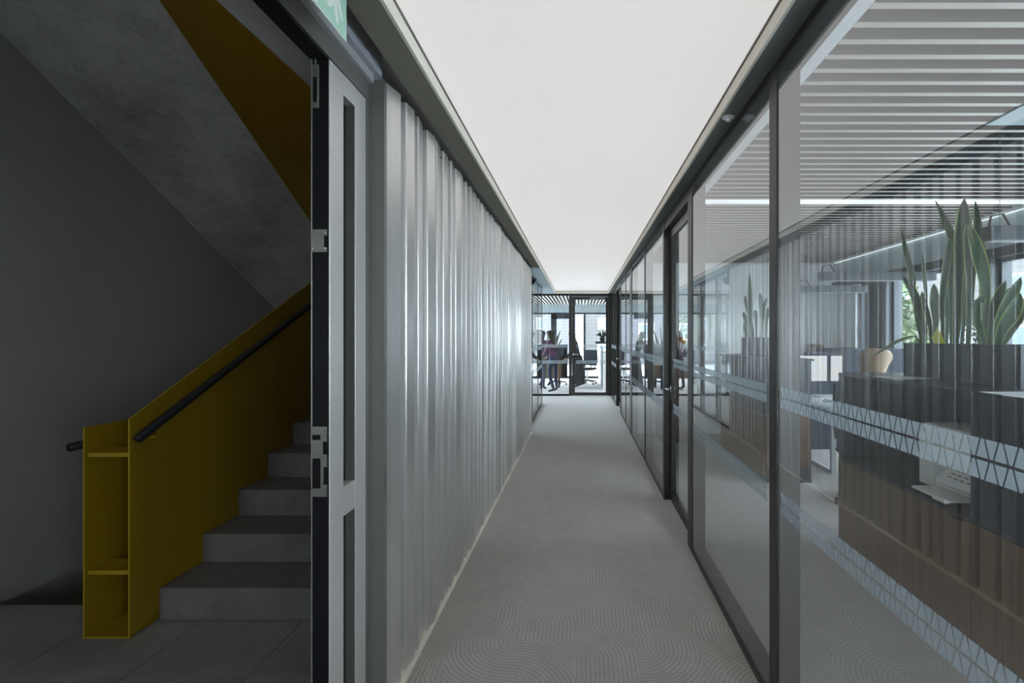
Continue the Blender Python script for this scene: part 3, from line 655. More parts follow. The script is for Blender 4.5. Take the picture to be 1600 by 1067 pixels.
# second run of cabinets
c2 = empty('rear_cabinet', (2.1, 5.8, 0), None, 'walnut and navy cabinet row further back along the glass', 'cabinet')
B('carcass', 'navy', 1.89, 2.365, 5.06, 6.60, 0, 1.25, c2)
for a, b in ((5.06, 5.83), (5.83, 6.60)): B('door', 'wood', 1.872, 1.889, a+.003, b-.003, .06, .69, c2)
B('drawer_front', 'wood', 1.90, 2.345, 5.042, 5.0595, .435, .695, c2); B('drawer_front', 'wood', 1.90, 2.345, 5.042, 5.0595, .165, .43, c2)
B('deck', 'navy', 1.865, 2.385, 5.035, 6.61, 1.251, 1.272, c2)

# planters and snake plants
def planter(label, x0, x1, y0, y1, z0, z1):
    p = empty('planter', ((x0+x1)/2, (y0+y1)/2, z0), None, label, 'planter'); th = .012
    t = MB(); t.box(x0, x0+th, y0, y1, z0, z1); t.box(x1-th, x1, y0, y1, z0, z1); t.box(x0+th, x1-th, y0, y0+th, z0, z1); t.box(x0+th, x1-th, y1-th, y1, z0, z1); t.box(x0+th, x1-th, y0+th, y1-th, z0, z0+th)
    t.build('box', 'navy', p); B('soil', 'soil', x0+th, x1-th, y0+th, y1-th, z1-.06, z1-.03, p); return p
planter('long dark planter box on the counter holding tall snake plants', 2.20, 2.46, 2.465, 3.36, 1.237, 1.457)
planter('dark planter box on the rear cabinet row', 2.09, 2.34, 5.60, 6.42, 1.273, 1.49)
def leaf(parent, pts, width, twist=0., mats=('leaf', 'leaf_edge'), face=Vector((-.55, -.8, 0)), prof=None, n=9):
    pts = [Vector(p) for p in pts]
    def cr_(t):                                                  # Catmull-Rom through the points
        k = t*(len(pts)-1); i = min(int(k), len(pts)-2); f = k-i
        P = [pts[max(i-1, 0)], pts[i], pts[i+1], pts[min(i+2, len(pts)-1)]]
        return .5*((2*P[1])+(-P[0]+P[2])*f+(2*P[0]-5*P[1]+4*P[2]-P[3])*f*f+(-P[0]+3*P[1]-3*P[2]+P[3])*f**3)
    width *= .82; prof = prof or [(0, .32), (.3, .6), (.6, 1.), (.8, .8), (.93, .4), (1, .03)]
    def wd(t):
        for (a, b), (c, d) in zip(prof, prof[1:]):
            if t <= c: return b+(d-b)*(t-a)/(c-a)
        return prof[-1][1]
    vs = []; fs = []; mi = []
    for i in range(n+1):
        t = i/n; p = cr_(t); tg = (cr_(min(1, t+.03))-cr_(max(0, t-.03))).normalized(); fc_ = Matrix.Rotation(twist*t, 3, tg) @ face
        s = tg.cross(fc_).normalized(); nn = s.cross(tg).normalized(); w_ = width*wd(t)/2
        for u, dep in ((-1, -.25), (-.84, -.06), (0, .12), (.84, -.06), (1, -.25)): vs.append(p+s*u*w_-nn*dep*w_)
        for u, dep in ((-1, -.25), (-.84, -.06), (0, .12), (.84, -.06), (1, -.25)): vs.append(p+s*u*w_-nn*(dep*w_-.0025))
    m = MB()
    fa, fb = [], []
    for i in range(n):
        a = i*10; b = a+10
        for q in range(4): (fb if q in (0, 3) else fa).append((a+q, a+q+1, b+q+1, b+q))
        for q in range(4): (fb if q in (0, 3) else fa).append((a+6+q, a+5+q, b+5+q, b+6+q))
    m.v = [tuple(v) for v in vs]; m.f = fa+fb; m.mi = [0]*len(fa)+[1]*len(fb)
    o = bpy.data.meshes.new('leaf'); o.from_pydata(m.v, [], m.f)
    for q in mats: o.materials.append(M[q])
    for pl, q in zip(o.polygons, m.mi): pl.material_index = q; pl.use_smooth = True
    ob = bpy.data.objects.new('leaf', o); COL.objects.link(ob); return tag(ob, parent)
def at(px, py, X): Y = X*F/(px-CX); return Vector((X, Y, CH-(py-CY)/F*Y))
sp1 = empty('snake_plant', (2.33, 2.9, 1.42), None, 'tall snake plants with yellow-edged leaves in the nearest planter', 'plant')
L = [ # (pixel points base..tip, depth X, width, twist)
 ([(1442, 545), (1428, 470), (1423, 425), (1406, 354)], 2.30, .055, .3),
 ([(1447, 545), (1447, 470), (1444, 432), (1440, 393)], 2.36, .030, .2),
 ([(1446, 545), (1440, 500), (1428, 460), (1411, 432)], 2.28, .070, .5),
 ([(1456, 545), (1452, 500), (1444, 475), (1441, 455)], 2.31, .050, -.6),
 ([(1460, 545), (1462, 500), (1460, 470), (1459, 443)], 2.34, .075, .2),
 ([(1474, 545), (1472, 470), (1480, 400), (1484, 370)], 2.27, .055, .4),
 ([(1486, 545), (1487, 470), (1488, 420), (1489, 352)], 2.36, .060, -.3),
 ([(1494, 545), (1503, 430), (1488, 372), (1461, 313)], 2.33, .065, .5),
 ([(1492, 545), (1499, 415), (1505, 355), (1507, 310)], 2.27, .105, -.7),
 ([(1502, 545), (1510, 440), (1512, 360), (1509, 320)], 2.38, .060, .4),
 ([(1512, 545), (1516, 450), (1515, 395), (1509, 350)], 2.24, .075, .2),
 ([(1536, 545), (1539, 450), (1527, 395), (1513, 350)], 2.26, .095, .5),
 ([(1536, 545), (1537, 440), (1530, 370), (1524, 314)], 2.34, .060, -.4),
 ([(1540, 545), (1527, 500), (1528, 475), (1538, 458)], 2.23, .085, .9),
 ([(1545, 545), (1548, 500), (1558, 470), (1572, 438)], 2.33, .070, -.4),
 ([(1552, 545), (1560, 505), (1578, 465), (1595, 433)], 2.36, .080, .5),
 ([(1556, 545), (1566, 515), (1582, 488), (1594, 458)], 2.25, .095, .4),
 ([(1562, 545), (1576, 520), (1592, 490), (1604, 466)], 2.32, .080, -.3),
 ([(1550, 545), (1560, 490), (1568, 465), (1582, 448)], 2.40, .060, .3),
 ([(1478, 545), (1480, 500), (1479, 470), (1484, 430)], 2.40, .050, .3),
]
for pp, X, wdt, tw in L: leaf(sp1, [at(px, py, X) for px, py in pp], wdt, tw)
leaf(sp1, [at(1441, 543, 2.27), at(1430, 526, 2.24), at(1408, 532, 2.20), at(1386, 544, 2.17), at(1361, 559, 2.14)], .062, .2, face=Vector((-.4, -.6, .65)), prof=[(0, .12), (.35, .3), (.6, 1.), (.85, .75), (1, .03)])
zz = empty('feathery_plant', (2.38, 2.75, 1.42), None, 'dark fine-leaved plant among the snake plants', 'plant')
rz = random.Random(3)
for i in range(7):
    px = 1494+i*7; b = at(px, 545, 2.40); tp = b+Vector((rz.uniform(-.05, .05), rz.uniform(-.06, .06), rz.uniform(.25, .42)))
    MB().tube([b, (b+tp)/2+Vector((.01, .0, .02)), tp], .003, 6).build('stem', 'leaf_small', zz)
    m = MB()
    for j in range(16):
        q = b.lerp(tp, .15+.85*j/16); a = Vector((rz.uniform(-.3, .3), -1 if j % 2 else 1, rz.uniform(.3, .8))).normalized()*.035; s = a.cross(Vector((1, .2, 0))).normalized()*.007
        m.add([q, q+a*.5+s, q+a, q+a*.5-s], [(0, 1, 2, 3)])
    m.build('leaflets', 'leaf_small', zz)
pc = at(1467, 526, 2.215); pcm = MB()
a_, b_, c_, d_ = at(1455, 528, 2.215), at(1465, 511, 2.215), at(1480, 541, 2.225), at(1463, 543, 2.22)
pcm.add([a_, b_, c_, d_]+[v+Vector((.003, .004, 0)) for v in (a_, b_, c_, d_)], [(0, 1, 2, 3), (7, 6, 5, 4), (0, 4, 5, 1), (1, 5, 6, 2), (2, 6, 7, 3), (3, 7, 4, 0)])
pcm.tube([at(1471, 540, 2.225), at(1472, 552, 2.225)], .003, 6)
pcm.build('trap_card', 'card', None, None, 'bright yellow insect trap card stuck in the nearest planter', 'card')
sp2 = empty('snake_plant', (2.2, 6, 1.45), None, 'tall snake plants in the planter on the rear cabinet row', 'plant')
for pp, X, wdt, tw in [([(1174, 535), (1173, 500), (1172, 470), (1171, 425)], 2.21, .075, .3), ([(1176, 535), (1172, 500), (1165, 470), (1166, 462)], 2.19, .06, -.3), ([(1170, 535), (1168, 510), (1164, 495), (1161, 488)], 2.20, .07, .5),
        ([(1188, 535), (1190, 500), (1189, 470), (1187, 458)], 2.23, .07, .3), ([(1190, 535), (1191, 505), (1194, 480), (1199, 465)], 2.21, .06, -.3), ([(1182, 535), (1181, 505), (1180, 490), (1180, 484)], 2.24, .07, .2),
        ([(1196, 535), (1197, 505), (1199, 490), (1200, 480)], 2.23, .07, .2), ([(1178, 535), (1176, 515), (1171, 500), (1169, 492)], 2.23, .08, .2), ([(1168, 535), (1166, 520), (1166, 508), (1166, 500)], 2.23, .10, .2)]:
    leaf(sp2, [at(px, py, X) for px, py in pp], wdt, tw)

# papers on the counter
def sheet(label, x, y, z, rz_, w_=.297, d_=.21):
    o = MB().box(-w_/2, w_/2, -d_/2, d_/2, 0, .002).build('paper_sheet', 'paper', None, None, label, 'paper', 'papers on the counter'); o.location = (x, y, z); o.rotation_euler.z = rz_; return o
sheet('white paper sheet at the counter edge, lower of two overlapping', 2.05, 2.24, 1.2365, 0)
sheet('white paper sheet overlapping another on the counter near the planter', 2.03, 2.10, 1.2390, .12)
sheet('white paper sheet on the counter left of the planter', 2.06, 3.16, 1.2365, .1, .25, .21)

# printer in the niche
pr = local('printer', 'white desktop printer with paper tray in the counter niche', 'printer', (0, 0, .615))
t = MB(); t.box(2.06, 2.43, 2.43, 2.97, .01, .045, 0, .004); t.box(2.04, 2.43, 2.86, 2.975, .012, .33, 0, .006); t.box(2.12, 2.43, 2.43, 2.86, .045, .12); t.box(2.09, 2.43, 2.43, 2.86, .12, .33, 0, .006)
t.build('body', 'office_white', pr)
B('cavity', 'printer_grey', 2.115, 2.119, 2.45, 2.858, .046, .119, pr)
MB().prism([(1.99, .080), (1.985, .098), (2.09, .175), (2.115, .175), (2.115, .12)], 2.44, 2.76, 'y').build('control_panel', 'office_white', pr)
t = MB()
for i in range(3):
    for j in range(5):
        x = 2.012+i*.022; z = .098+.077*(x-1.985)/.105+.003
        t.box(x-.005, x+.005, 2.50+j*.045, 2.52+j*.045, z-.003, z+.003)
t.build('buttons', 'printer_grey', pr)
t = MB(); t.box(2.05, 2.40, 2.45, 2.96, .33, .375, 0, .01); t.build('scanner_lid', 'office_white', pr)
t = MB(); t.box(1.895, 2.12, 2.55, 2.825, .022, .034, 0, .003); t.box(1.893, 1.91, 2.56, 2.66, .014, .038, 0, .003); t.box(1.94, 2.10, 2.55, 2.556, .034, .040); t.build('paper_tray', 'office_white', pr)
MB().tube([(2.09, 2.80, .036), (2.09, 2.80, .085), (2.07, 2.785, .093), (2.05, 2.70, .090)], .0035, 8).build('paper_guide', 'black', pr)
MB().box(2.0395, 2.041, 2.905, 2.908, .03, .31).build('door_seam', 'printer_grey', pr)
[B('foot', 'black', x, x+.03, y_, y_+.03, 0, .0095, pr) for x in (2.08, 2.38) for y_ in (2.46, 2.92)]

# desks, dividers, monitors behind the counter
def desk(label, x0, x1, y0, y1):
    d = empty('office_desk', ((x0+x1)/2, (y0+y1)/2, 0), None, label, 'desk')
    B('desktop', 'office_white', x0, x1, y0, y1, .715, .74, d, bev=.003)
    for x in (x0+.05, x1-.1):
        t = MB(); t.box(x, x+.05, y0+.05, y0+.09, .0, .715); t.box(x, x+.05, y1-.09, y1-.05, .0, .715); t.box(x, x+.05, y0+.09, y1-.09, 0, .03); t.build('leg_frame', 'white', d)
    return d
desk('white desk with two monitors behind the walnut counter', 2.70, 3.80, 5.35, 6.50)
desk('white desk against the office end wall', 3.02, 3.80, 6.62, 6.88)
desk('white desk under the window beside the planter counter', 2.86, 3.80, 3.55, 4.92)
def divider(label, x0, x1, y0, y1, z0, z1):
    d = empty('desk_divider', (x0, y0, z0), None, label, 'divider')
    B('panel', 'navy_felt', x0, x1, y0, y1, z0, z1, d, bev=.004)
    B('top_trim', 'navy', x0, x1, y0, y1, z1, z1+.006, d)
    return d
divider('low navy felt divider with white edge behind the two monitors', 2.62, 3.80, 6.56, 6.60, 0, 1.285)
divider('taller navy felt divider in front of the far seated person', 3.30, 3.85, 6.89, 6.93, 0, 1.34)
divider('wide navy felt divider behind the blonde person', 2.66, 3.75, 4.98, 5.02, 0, 1.375)
M['screen'] = None
def screenmat():
    k = NT('lit_screen'); v = k.obj(); sp = k.add('ShaderNodeSeparateXYZ'); k.link(v, sp.inputs[0])
    br = k.add('ShaderNodeTexBrick'); k.link(k.obj((1, 0, 0)), br.inputs['Vector'])
    mp = k.add('ShaderNodeCombineXYZ'); k.link(sp.outputs[0], mp.inputs[0]); k.link(sp.outputs[2], mp.inputs[1]); k.link(mp.outputs[0], br.inputs['Vector'])
    br.inputs['Scale'].default_value = 7; br.inputs['Color1'].default_value = (.80, .88, 1, 1); br.inputs['Color2'].default_value = (.95, .88, .76, 1); br.inputs['Mortar'].default_value = (.92, .95, 1, 1); br.inputs['Mortar Size'].default_value = .03
    k.link(br.outputs['Color'], k.b.inputs['Emission Color']); k.b.inputs['Emission Strength'].default_value = .95; k.b.inputs['Base Color'].default_value = (.02, .02, .02, 1); k.b.inputs['Roughness'].default_value = .3; return k.m
M['screen'] = screenmat()
def monitor(label, x, y, rz_):
    m = local('monitor', label, 'monitor', (x, y, .74), rz_, 'monitors on the office desks')
    B('bezel', 'black', -.21, .21, 0, .03, .20, .53, m, bev=.004); B('screen', 'screen', -.202, .202, -.002, 0, .21, .522, m)
    MB().tube([(0, .05, .01), (0, .045, .30)], .018, 10).build('stand', 'chrome', m)
    B('base', 'chrome', -.12, .12, -.03, .15, 0, .012, m, bev=.003); return m
monitor('lit monitor on the white desk, first of the pair behind the counter', 2.86, 6.12, 0.05)
monitor('lit monitor on the white desk, nearer the window of the pair', 3.31, 6.12, -.05)
kb = local('keyboard', 'dark keyboard in front of the two lit monitors', 'keyboard', (3.05, 5.72, .741))
B('body', 'black', -.21, .21, -.065, .065, 0, .018, kb, bev=.003); t = MB(); [t.box(-.2+i*.029, -.176+i*.029, -.055+j*.028, -.032+j*.028, .018, .022) for i in range(14) for j in range(4)]; t.build('keys', 'printer_grey', kb)
o = sheet('white paper sheet on the desk beside the keyboard', 3.32, 5.62, .7415, .3)
# pendant linear lamps
def pendant(label, x0, x1, y, z):
    p = empty('pendant_lamp', (x0, y, z), None, label, 'lamp', 'black linear pendants over the desks')
    B('housing', 'win_frame', x0, x1, y-.035, y+.035, z, z+.08, p, bev=.003); B('diffuser', 'printer_grey', x0+.02, x1-.02, y-.025, y+.025, z-.006, z, p)
    for x in (x0+.08, x1-.08): MB().tube([(x, y, z+.08), (x, y, ZO+.01)], .0015, 6).build('wire', 'chrome', p)
    MB().tube([(x0+.02, y, z+.08), (x0+.03, y, z+.14), (x0+.10, y, z+.15), (x0+.14, y, z+.08)], .006, 8).build('cable_loop', 'black', p, smooth=True)
pendant('black linear pendant lamp close behind the tall snake plants', 2.30, 3.55, 2.80, 2.045)
pendant('black linear pendant lamp over the middle of the office', 2.28, 3.37, 4.70, 2.035)
pendant('black linear pendant lamp over the two monitors, by the end wall', 2.62, 3.45, 5.95, 2.035)
# ceiling air diffuser
ad = local('air_diffuser', 'square ceiling air outlet with concentric rings near the glass', 'air vent', (2.45, 2.32, ZO))
B('plate', 'bulkhead', -.30, .30, -.30, .30, -.006, .0, ad)
for r in (.06, .09, .12, .15, .18, .21): 
    MB().lathe([(r-.006, -.006), (r, -.014), (r+.004, -.006)], 0, 0, 0, 32).build('ring', 'alu_dark', ad)

# second office and flowers seen through the side door
cb3 = empty('side_cabinet', (1.5, 6.9, 0), None, 'low walnut cabinet by the end wall carrying flowers', 'cabinet')
B('carcass', 'navy', 1.15, 1.75, 6.98, 7.58, 0, 1.06, cb3)
for a, b in ((1.16, 1.448), (1.452, 1.74)): B('door', 'wood', a, b, 6.96, 6.98, .04, 1.04, cb3)
fl = local('flower_pot', 'pot of orange flowers and dark twigs on the low walnut cabinet', 'plant', (1.42, 7.2, 1.06))
MB().lathe([(.07, 0), (.10, .16), (.088, .16), (.08, .13)], 0, 0, 0, 18).build('pot', 'black', fl)
rf = random.Random(5)
t = MB()
for i in range(40):
    a = rf.uniform(0, 6.28); p = Vector((.03*math.cos(a), .03*math.sin(a), .12)); d = Vector((math.cos(a), math.sin(a), rf.uniform(.3, 1.4))).normalized()*rf.uniform(.14, .24); s = d.cross(Vector((0, 0, 1))).normalized()*.02
    t.add([p, p+d*.6+s, p+d, p+d*.6-s], [(0, 1, 2, 3)])
t.build('foliage', 'leaf_small', fl)
for i in range(5):
    a = rf.uniform(0, 6.28); q = Vector((.08*math.cos(a), .08*math.sin(a), .36+rf.uniform(-.04, .06))); MB().tube([(0, 0, .1), q], .004, 6).build('stem', 'leaf_small', fl)
    MB().lathe([(.004, -.03), (.03, -.015), (.045, .01), (.03, .035), (.005, .03)], q.x, q.y, q.z, 10).build('flower', 'orange', fl, smooth=True)
for i in range(5):
    a = rf.uniform(0, 6.28); MB().tube([(0, 0, .1), (.05*math.cos(a), .05*math.sin(a), .45), (.12*math.cos(a+.5), .12*math.sin(a+.5), .85)], [.008, .006, .003], 6).build('twig', 'black', fl)

# ---------------------------------------------------------------- people
def pmat(name, col, rough=.75): M[name] = plain(name, col, rough, var=.12, scale=20); return name
pmat('skin', (.55, .34, .25), .5); pmat('purple_knit', (.13, .045, .11)); pmat('dark_jeans', (.03, .04, .075)); pmat('dark_cloth', (.02, .02, .025)); pmat('maroon_cloth', (.06, .015, .025))
M['light_brown_hair'] = woodmat('light_brown_hair', (.035, .024, .016), (.11, .075, .05), 'z', 3.0); M['blonde_hair'] = woodmat('blonde_hair', (.20, .13, .07), (.46, .34, .22), 'z', 3.0)
M['grey_brown_hair'] = woodmat('grey_brown_hair', (.10, .07, .05), (.32, .25, .20), 'z', 3.0); pmat('dark_hair', (.02, .015, .012)); pmat('sage_scarf', (.20, .24, .20)); pmat('white_shoe', (.6, .6, .6)); pmat('grey_knit', (.2, .22, .24))
M['eye'] = plain('eye_white', (.7, .7, .7), .3)
def person(label, loc, rz_, pose, top, legs, shoe, hair, hair_len=.12, skirt=None, hair_w=1.0):
    """pose: dict of joint overrides; local +y is the way the body faces"""
    P = local('person', label, 'person', loc, rz_)
    J = dict(pelvis=(0, 0, .93), belly=(0, .01, 1.08), chest=(0, .0, 1.27), neckb=(0, -.005, 1.415), neck=(0, .01, 1.47), head=(0, .03, 1.565), crown=(0, .02, 1.635))
    for s, n in ((-1, 'l'), (1, 'r')):
        J.update({'sh'+n: (s*.165, -.01, 1.375), 'el'+n: (s*.215, -.03, 1.10), 'wr'+n: (s*.225, .06, .87), 'pa'+n: (s*.225, .085, .80),
                  'hi'+n: (s*.088, 0, .88), 'kn'+n: (s*.095, .02, .49), 'an'+n: (s*.10, -.03, .085), 'to'+n: (s*.115, .13, .035)})
    J.update(pose.get('set', {}))
    J = {k: Vector(v) for k, v in J.items()}
    if 'lean' in pose:                                            # bend the upper body at the pelvis
        R_ = Matrix.Rotation(-pose['lean'], 3, 'X'); piv = J['pelvis'].copy()
        for k in J:
            if k in ('belly', 'chest', 'neckb', 'neck', 'head', 'crown') or k[:2] in ('sh',) or (k[:2] in ('el', 'wr', 'pa') and not pose.get('free_arms')): J[k] = piv+R_ @ (J[k]-piv)
    RAD = dict(pelvis=.135, belly=.115, chest=.125, neckb=.075, neck=.052, head=.088, crown=.070, sh=.062, el=.042, wr=.028, pa=.030, hi=.088, kn=.058, an=.040, to=.032)
    segs = [('pelvis', 'belly', 1), ('belly', 'chest', 1), ('chest', 'neckb', 1), ('neckb', 'neck', 0), ('neck', 'head', 0), ('head', 'crown', 0)]
    for n in 'lr': segs += [('chest', 'sh'+n, 1), ('sh'+n, 'el'+n, 1), ('el'+n, 'wr'+n, 1), ('wr'+n, 'pa'+n, 0), ('pelvis', 'hi'+n, 2), ('hi'+n, 'kn'+n, 2), ('kn'+n, 'an'+n, 2), ('an'+n, 'to'+n, 3)]
    bm = bmesh.new(); lay = bm.verts.layers.skin.verify(); V = {}
    for k, co in J.items():
        v = bm.verts.new(co); r = RAD.get(k, RAD.get(k[:2], .05)); v[lay].radius = (r, r*(.82 if k in ('pelvis', 'belly', 'chest') else 1)); V[k] = v
        v[lay].use_root = (k == 'pelvis')
    for a, b, _ in segs: bm.edges.new((V[a], V[b]))
    lines = [(J[a], J[b], m) for a, b, m in segs]
    for n, s in (('l', -1), ('r', 1)):                            # five fingers, each its own chain rooted in the palm
        d = (J['pa'+n]-J['wr'+n]).normalized(); side = d.cross(Vector((0, 1, 0)));
        side = (Vector((0, 1, 0)) if side.length < .3 else side).normalized(); ac = Vector((0, 1, 0)) if abs(d.z) > .6 else Vector((s, 0, 0)); ac = (ac-d*ac.dot(d)).normalized()
        inn = d.cross(ac).normalized()*(-1)
        for i, (off, ln) in enumerate(((.027, .068), (.009, .080), (-.009, .074), (-.026, .058))):
            a = J['pa'+n]+ac*off+d*.02; b = a+d*ln*.5+inn*.006; c = b+d*ln*.42+inn*.02
            pv = V['pa'+n]
            for q in (a, b, c):
                nv = bm.verts.new(q); nv[lay].radius = (.0085, .0085); bm.edges.new((pv, nv)); pv = nv
            lines.append((J['pa'+n], c, 0))
        pv = V['pa'+n]
        for q in (J['pa'+n]+ac*.038-d*.005, J['pa'+n]+ac*.055+d*.03+inn*.01):
            nv = bm.verts.new(q); nv[lay].radius = (.010, .010); bm.edges.new((pv, nv)); pv = nv
        lines.append((J['pa'+n], q, 0))
    me = bpy.data.meshes.new('body'); bm.to_mesh(me); bm.free()
    tmp = bpy.data.objects.new('body_cage', me); COL.objects.link(tmp)
    md = tmp.modifiers.new('s', 'SKIN'); md.use_smooth_shade = True; md.branch_smoothing = .4
    sb = tmp.modifiers.new('u', 'SUBSURF'); sb.levels = 2; sb.render_levels = 2
    dg = bpy.context.evaluated_depsgraph_get(); ev = tmp.evaluated_get(dg); fin = bpy.data.meshes.new_from_object(ev, depsgraph=dg)
    bpy.data.objects.remove(tmp); fin.name = 'body'; fin.materials.clear()
    for m in ('skin', top, legs, shoe): fin.materials.append(M[m])
    def dist(p, a, b):
        ab = b-a; t_ = max(0, min(1, (p-a).dot(ab)/max(ab.length_squared, 1e-9))); return (p-(a+ab*t_)).length
    for pl in fin.polygons:
        c = pl.center; pl.material_index = min(lines, key=lambda L_: dist(c, L_[0], L_[1]))[2]; pl.use_smooth = True
    body = bpy.data.objects.new('body', fin); COL.objects.link(body); tag(body, P)
    # head frame
    up = (J['crown']-J['neck']).normalized(); fw = Vector((0, 1, 0)); fw = (fw-up*fw.dot(up)).normalized(); rt = fw.cross(up).normalized(); hc = J['head']
    def H(x, y, z): return hc+rt*x+fw*y+up*z
    if True:
        e = MB()
        for s in (-1, 1):
            c = H(s*.032, .076, .012)
            e.lathe([(.001, -.009), (.009, -.004), (.009, .004), (.001, .009)], c.x, c.y, c.z, 8)
        e.build('eyes', 'eye', P)
        nz = MB(); nz.add([H(-.012, .082, -.028), H(.012, .082, -.028), H(0, .084, .012), H(0, .108, -.022), H(0, .085, -.034)], [(0, 3, 2), (3, 1, 2), (0, 4, 3), (4, 1, 3)]); nz.build('nose', 'skin', P)
        lp = MB(); lp.add([H(-.024, .078, -.055), H(0, .090, -.048), H(.024, .078, -.055), H(0, .088, -.066)], [(0, 1, 2, 3)]); lp.build('mouth', 'maroon_cloth', P)
        ear = MB()
        for s in (-1, 1): q = H(s*.088, 0, -.005); ear.lathe([(.002, -.03), (.014, -.015), (.018, .01), (.006, .03)], q.x, q.y, q.z, 8, 0, .5, 1)
        ear.build('ears', 'skin', P)
    # hair: rings from the crown down, open to the face
    h = MB(); vs = []; fs = []; seg = 16
    lev = [(.112, .030, .0), (.100, .075, -.008), (.07, .100, -.014), (.03, .108, -.020), (-.03, .106, -.030), (-.08, .098, -.040)]
    z = -.08
    while z > -hair_len: z -= .06; lev.append((z, .098*(max(.6, 1-(-.08-z)*.7) if hair_len > .3 else 1.0 if z > -hair_len else .86), -.052))
    for (z, r, yo) in lev:
        sy = .62 if z < -.05 else 1.0
        for q in range(seg):
            a = 2*math.pi*q/seg; x = r*hair_w*math.cos(a); y = r*hair_w*math.sin(a)*sy+yo
            if z < .075: y = min(y, .035 if z > .02 else .0)
            vs.append(H(x, y, z))
    for i in range(len(lev)-1): fs += [(i*seg+q, i*seg+(q+1) % seg, (i+1)*seg+(q+1) % seg, (i+1)*seg+q) for q in range(seg)]
    fs += [tuple(range(seg)), tuple((len(lev)-1)*seg+q for q in range(seg))[::-1]]
    h.add(vs, fs); h.build('hair', hair, P, smooth=True)
    if skirt:
        z0, z1, r0, r1 = skirt; sk = MB(); sk.lathe([(r1*.96, z0), (r1, z0), (r1*.9, z0+.2), ((r0+r1)/2, (z0+z1)/2), (r0, z1), (r0*.9, z1+.02)], 0, 0, 0, 20, 0, 1, .75); sk.build('long_coat', top, P, smooth=True)
    return P
PI = math.pi
reach = dict(ell=(-.19, .12, 1.10), wrl=(-.14, .33, .97), pal=(-.13, .40, .95), elr=(.19, .10, 1.10), wrr=(.13, .32, .98), par=(.12, .39, .96))
person('woman in purple jumper and jeans standing at the far cabinet, long hair down her back', (-.735, 13.35, .0), .95, {'set': {**reach, 'kn l': (0, 0, 0)} and {**reach, 'knl': (-.13, .05, .49), 'anl': (-.15, -.12, .09), 'tol': (-.17, .05, .035)}, 'lean': .14}, 'purple_knit', 'dark_jeans', 'dark_cloth', 'light_brown_hair', .40, hair_w=1.25)
person('person in dark maroon top standing beyond the glass, beside the woman in purple', (-1.14, 13.95, 0), -.35, {'set': reach, 'lean': .1}, 'maroon_cloth', 'dark_jeans', 'dark_cloth', 'dark_hair', .2)
person('person in long dark coat and pale headscarf leaning over behind the end door', (-.07, 14.45, 0), 1.25, {'set': reach, 'lean': .32}, 'dark_cloth', 'dark_cloth', 'dark_cloth', 'sage_scarf', .16, skirt=(.12, .92, .15, .27))
sit = dict(pelvis=(0, 0, .60), belly=(0, .02, .75), chest=(0, .03, .94), neckb=(0, .03, 1.085), neck=(0, .045, 1.14), head=(0, .07, 1.235), crown=(0, .07, 1.305))
for s, n in ((-1, 'l'), (1, 'r')): sit.update({'sh'+n: (s*.165, .02, 1.045), 'el'+n: (s*.21, .10, .82), 'wr'+n: (s*.16, .30, .80), 'pa'+n: (s*.14, .37, .785), 'hi'+n: (s*.09, .04, .56), 'kn'+n: (s*.11, .43, .55), 'an'+n: (s*.11, .40, .13), 'to'+n: (s*.115, .55, .08)})
person('blonde person seated at a desk behind the counter, head bent', (2.53, 4.30, .05), -1.35, {'set': sit}, 'grey_knit', 'dark_jeans', 'white_shoe', 'blonde_hair', .16, hair_w=1.25)
person('brown-haired person seated behind the far desk divider', (3.46, 7.31, .05), 3.14, {'set': sit}, 'grey_knit', 'dark_jeans', 'dark_cloth', 'grey_brown_hair', .12, hair_w=1.1)

# ---------------------------------------------------------------- far office furniture
def office_chair(label, loc, rz_, group=None):
    c = local('office_chair', label, 'chair', loc, rz_, group)
    MB().box(-.24, .24, -.24, .24, .45, .52, 0, .03).build('seat', 'black', c)
    MB().prism([(-.24, .58), (-.27, .80), (-.25, 1.08), (-.225, 1.08), (-.245, .80), (-.215, .58)], -.22, .22).build('backrest', 'navy_felt', c)
    MB().tube([(0, -.05, .44), (0, -.23, .45), (0, -.26, .70)], .018, 8).build('back_bar', 'black', c)
    MB().tube([(0, 0, .12), (0, 0, .45)], .025, 10).build('column', 'chrome', c)
    for s in (-1, 1): MB().tube([(s*.22, 0, .46), (s*.28, 0, .50), (s*.28, 0, .68), (s*.28, -.12, .69), (s*.28, .14, .69)], .014, 8).build('armrest', 'black', c)
    for k in range(5):
        a = 2*PI*k/5+.3; q = Vector((.30*math.cos(a), .30*math.sin(a), .07)); l = MB().tube([(0, 0, .13), (q.x, q.y, .085)], [.025, .016], 8).build('leg', 'black', c)
        MB().tube([(q.x-.02*math.sin(a), q.y+.02*math.cos(a), .03), (q.x+.02*math.sin(a), q.y-.02*math.cos(a), .03)], .03, 12).build('caster', 'black', l)
    return c
office_chair('black mesh office chair with armrests seen through the end door', (.20, 15.6, 0), 2.6)
office_chair('dark office chair behind the woman in purple', (-.75, 15.3, 0), 2.2)
office_chair('office chair of the blonde person behind the counter', (2.58, 4.30, 0), -1.35)
office_chair('office chair of the far seated person', (3.46, 7.32, 0), 3.14)
k1 = empty('far_cabinet', (-1.0, 14.3, 0), None, 'walnut cabinet on short legs with navy screen, behind the woman in purple', 'cabinet')
B('carcass', 'wood', -1.75, -.58, 14.35, 14.75, .30, .80, k1)
B('screen_panel', 'navy_felt', -1.75, -.40, 14.76, 14.80, .30, 1.27, k1)
B('top', 'navy', -1.76, -.57, 14.34, 14.755, .80, .825, k1)
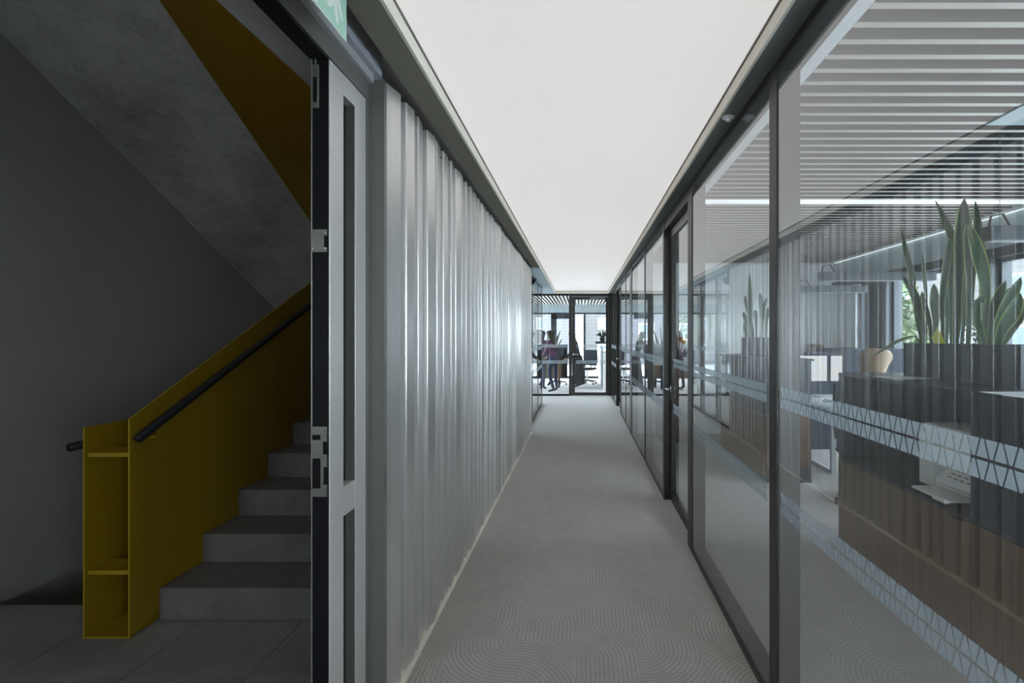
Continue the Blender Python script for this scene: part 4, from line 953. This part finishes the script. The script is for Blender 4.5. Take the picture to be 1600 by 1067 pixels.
for x in (-1.70, -.66):
    for yy in (14.40, 14.68): B('leg', 'black', x, x+.04, yy, yy+.04, 0, .30, k1)
planter('dark planter on the far walnut cabinet', -1.0, -.65, 14.45, 14.72, .826, 1.05)
sp3 = empty('snake_plant', (-.83, 14.58, 1.0), None, 'snake plant on the far walnut cabinet behind the two standing people', 'plant')
for i, (dx, h) in enumerate(((-.1, .6), (0, .82), (.06, .55), (.1, .7), (-.05, .5), (.13, .45))):
    b = Vector((-.83+dx, 14.58, 1.0)); leaf(sp3, [b, b+Vector((dx*.3, .02, h*.5)), b+Vector((dx*.9+.04, 0, h))], .06, .3)
k2 = empty('storage_unit', (.6, 15, 0), None, 'white and black cabinet along the right side of the far office', 'cabinet')
B('carcass', 'office_white', .62, .86, 13.9, 17.2, 0, 1.05, k2); B('front', 'navy', .605, .62, 13.9, 15.0, .05, 1.20, k2); B('shelf', 'navy', .42, .86, 13.9, 14.6, 1.30, 1.36, k2)
B('back', 'navy', .80, .86, 13.9, 15.0, 1.05, 1.36, k2)
hp = local('potted_plant', 'dark leafy plant on the shelf at the right of the far office', 'plant', (.62, 14.15, 1.361))
MB().lathe([(.06, 0), (.085, .12), (.075, .12), (.07, .10)], 0, 0, 0, 16).build('pot', 'black', hp)
for i in range(14):
    a = i*2.4; d = Vector((math.cos(a), math.sin(a), .6+.5*(i % 3))).normalized()*(.2+.04*(i % 4)); lf_ = leaf(hp, [Vector((0, 0, .1)), d*.6+Vector((0, 0, .12)), d+Vector((0, 0, .06))], .05, 0, ('leaf_small', 'leaf_small'), n=4)
def floor_lamp(): pass
# second office cabinet seen through the far panes
k3 = empty('second_office_cabinet', (1.6, 9, 0), None, 'walnut cabinet with dark box on top in the second office', 'cabinet')
B('carcass', 'wood', 1.5, 2.1, 8.3, 10.6, .08, 1.0, k3); B('plinth', 'black', 1.52, 2.08, 8.32, 10.58, 0, .08, k3); B('top', 'navy', 1.49, 2.11, 8.29, 10.61, 1.0, 1.02, k3)
B('storage_box', 'black', 1.55, 1.85, 8.6, 8.95, 1.021, 1.20, label='black box on the second office cabinet', cat='box')
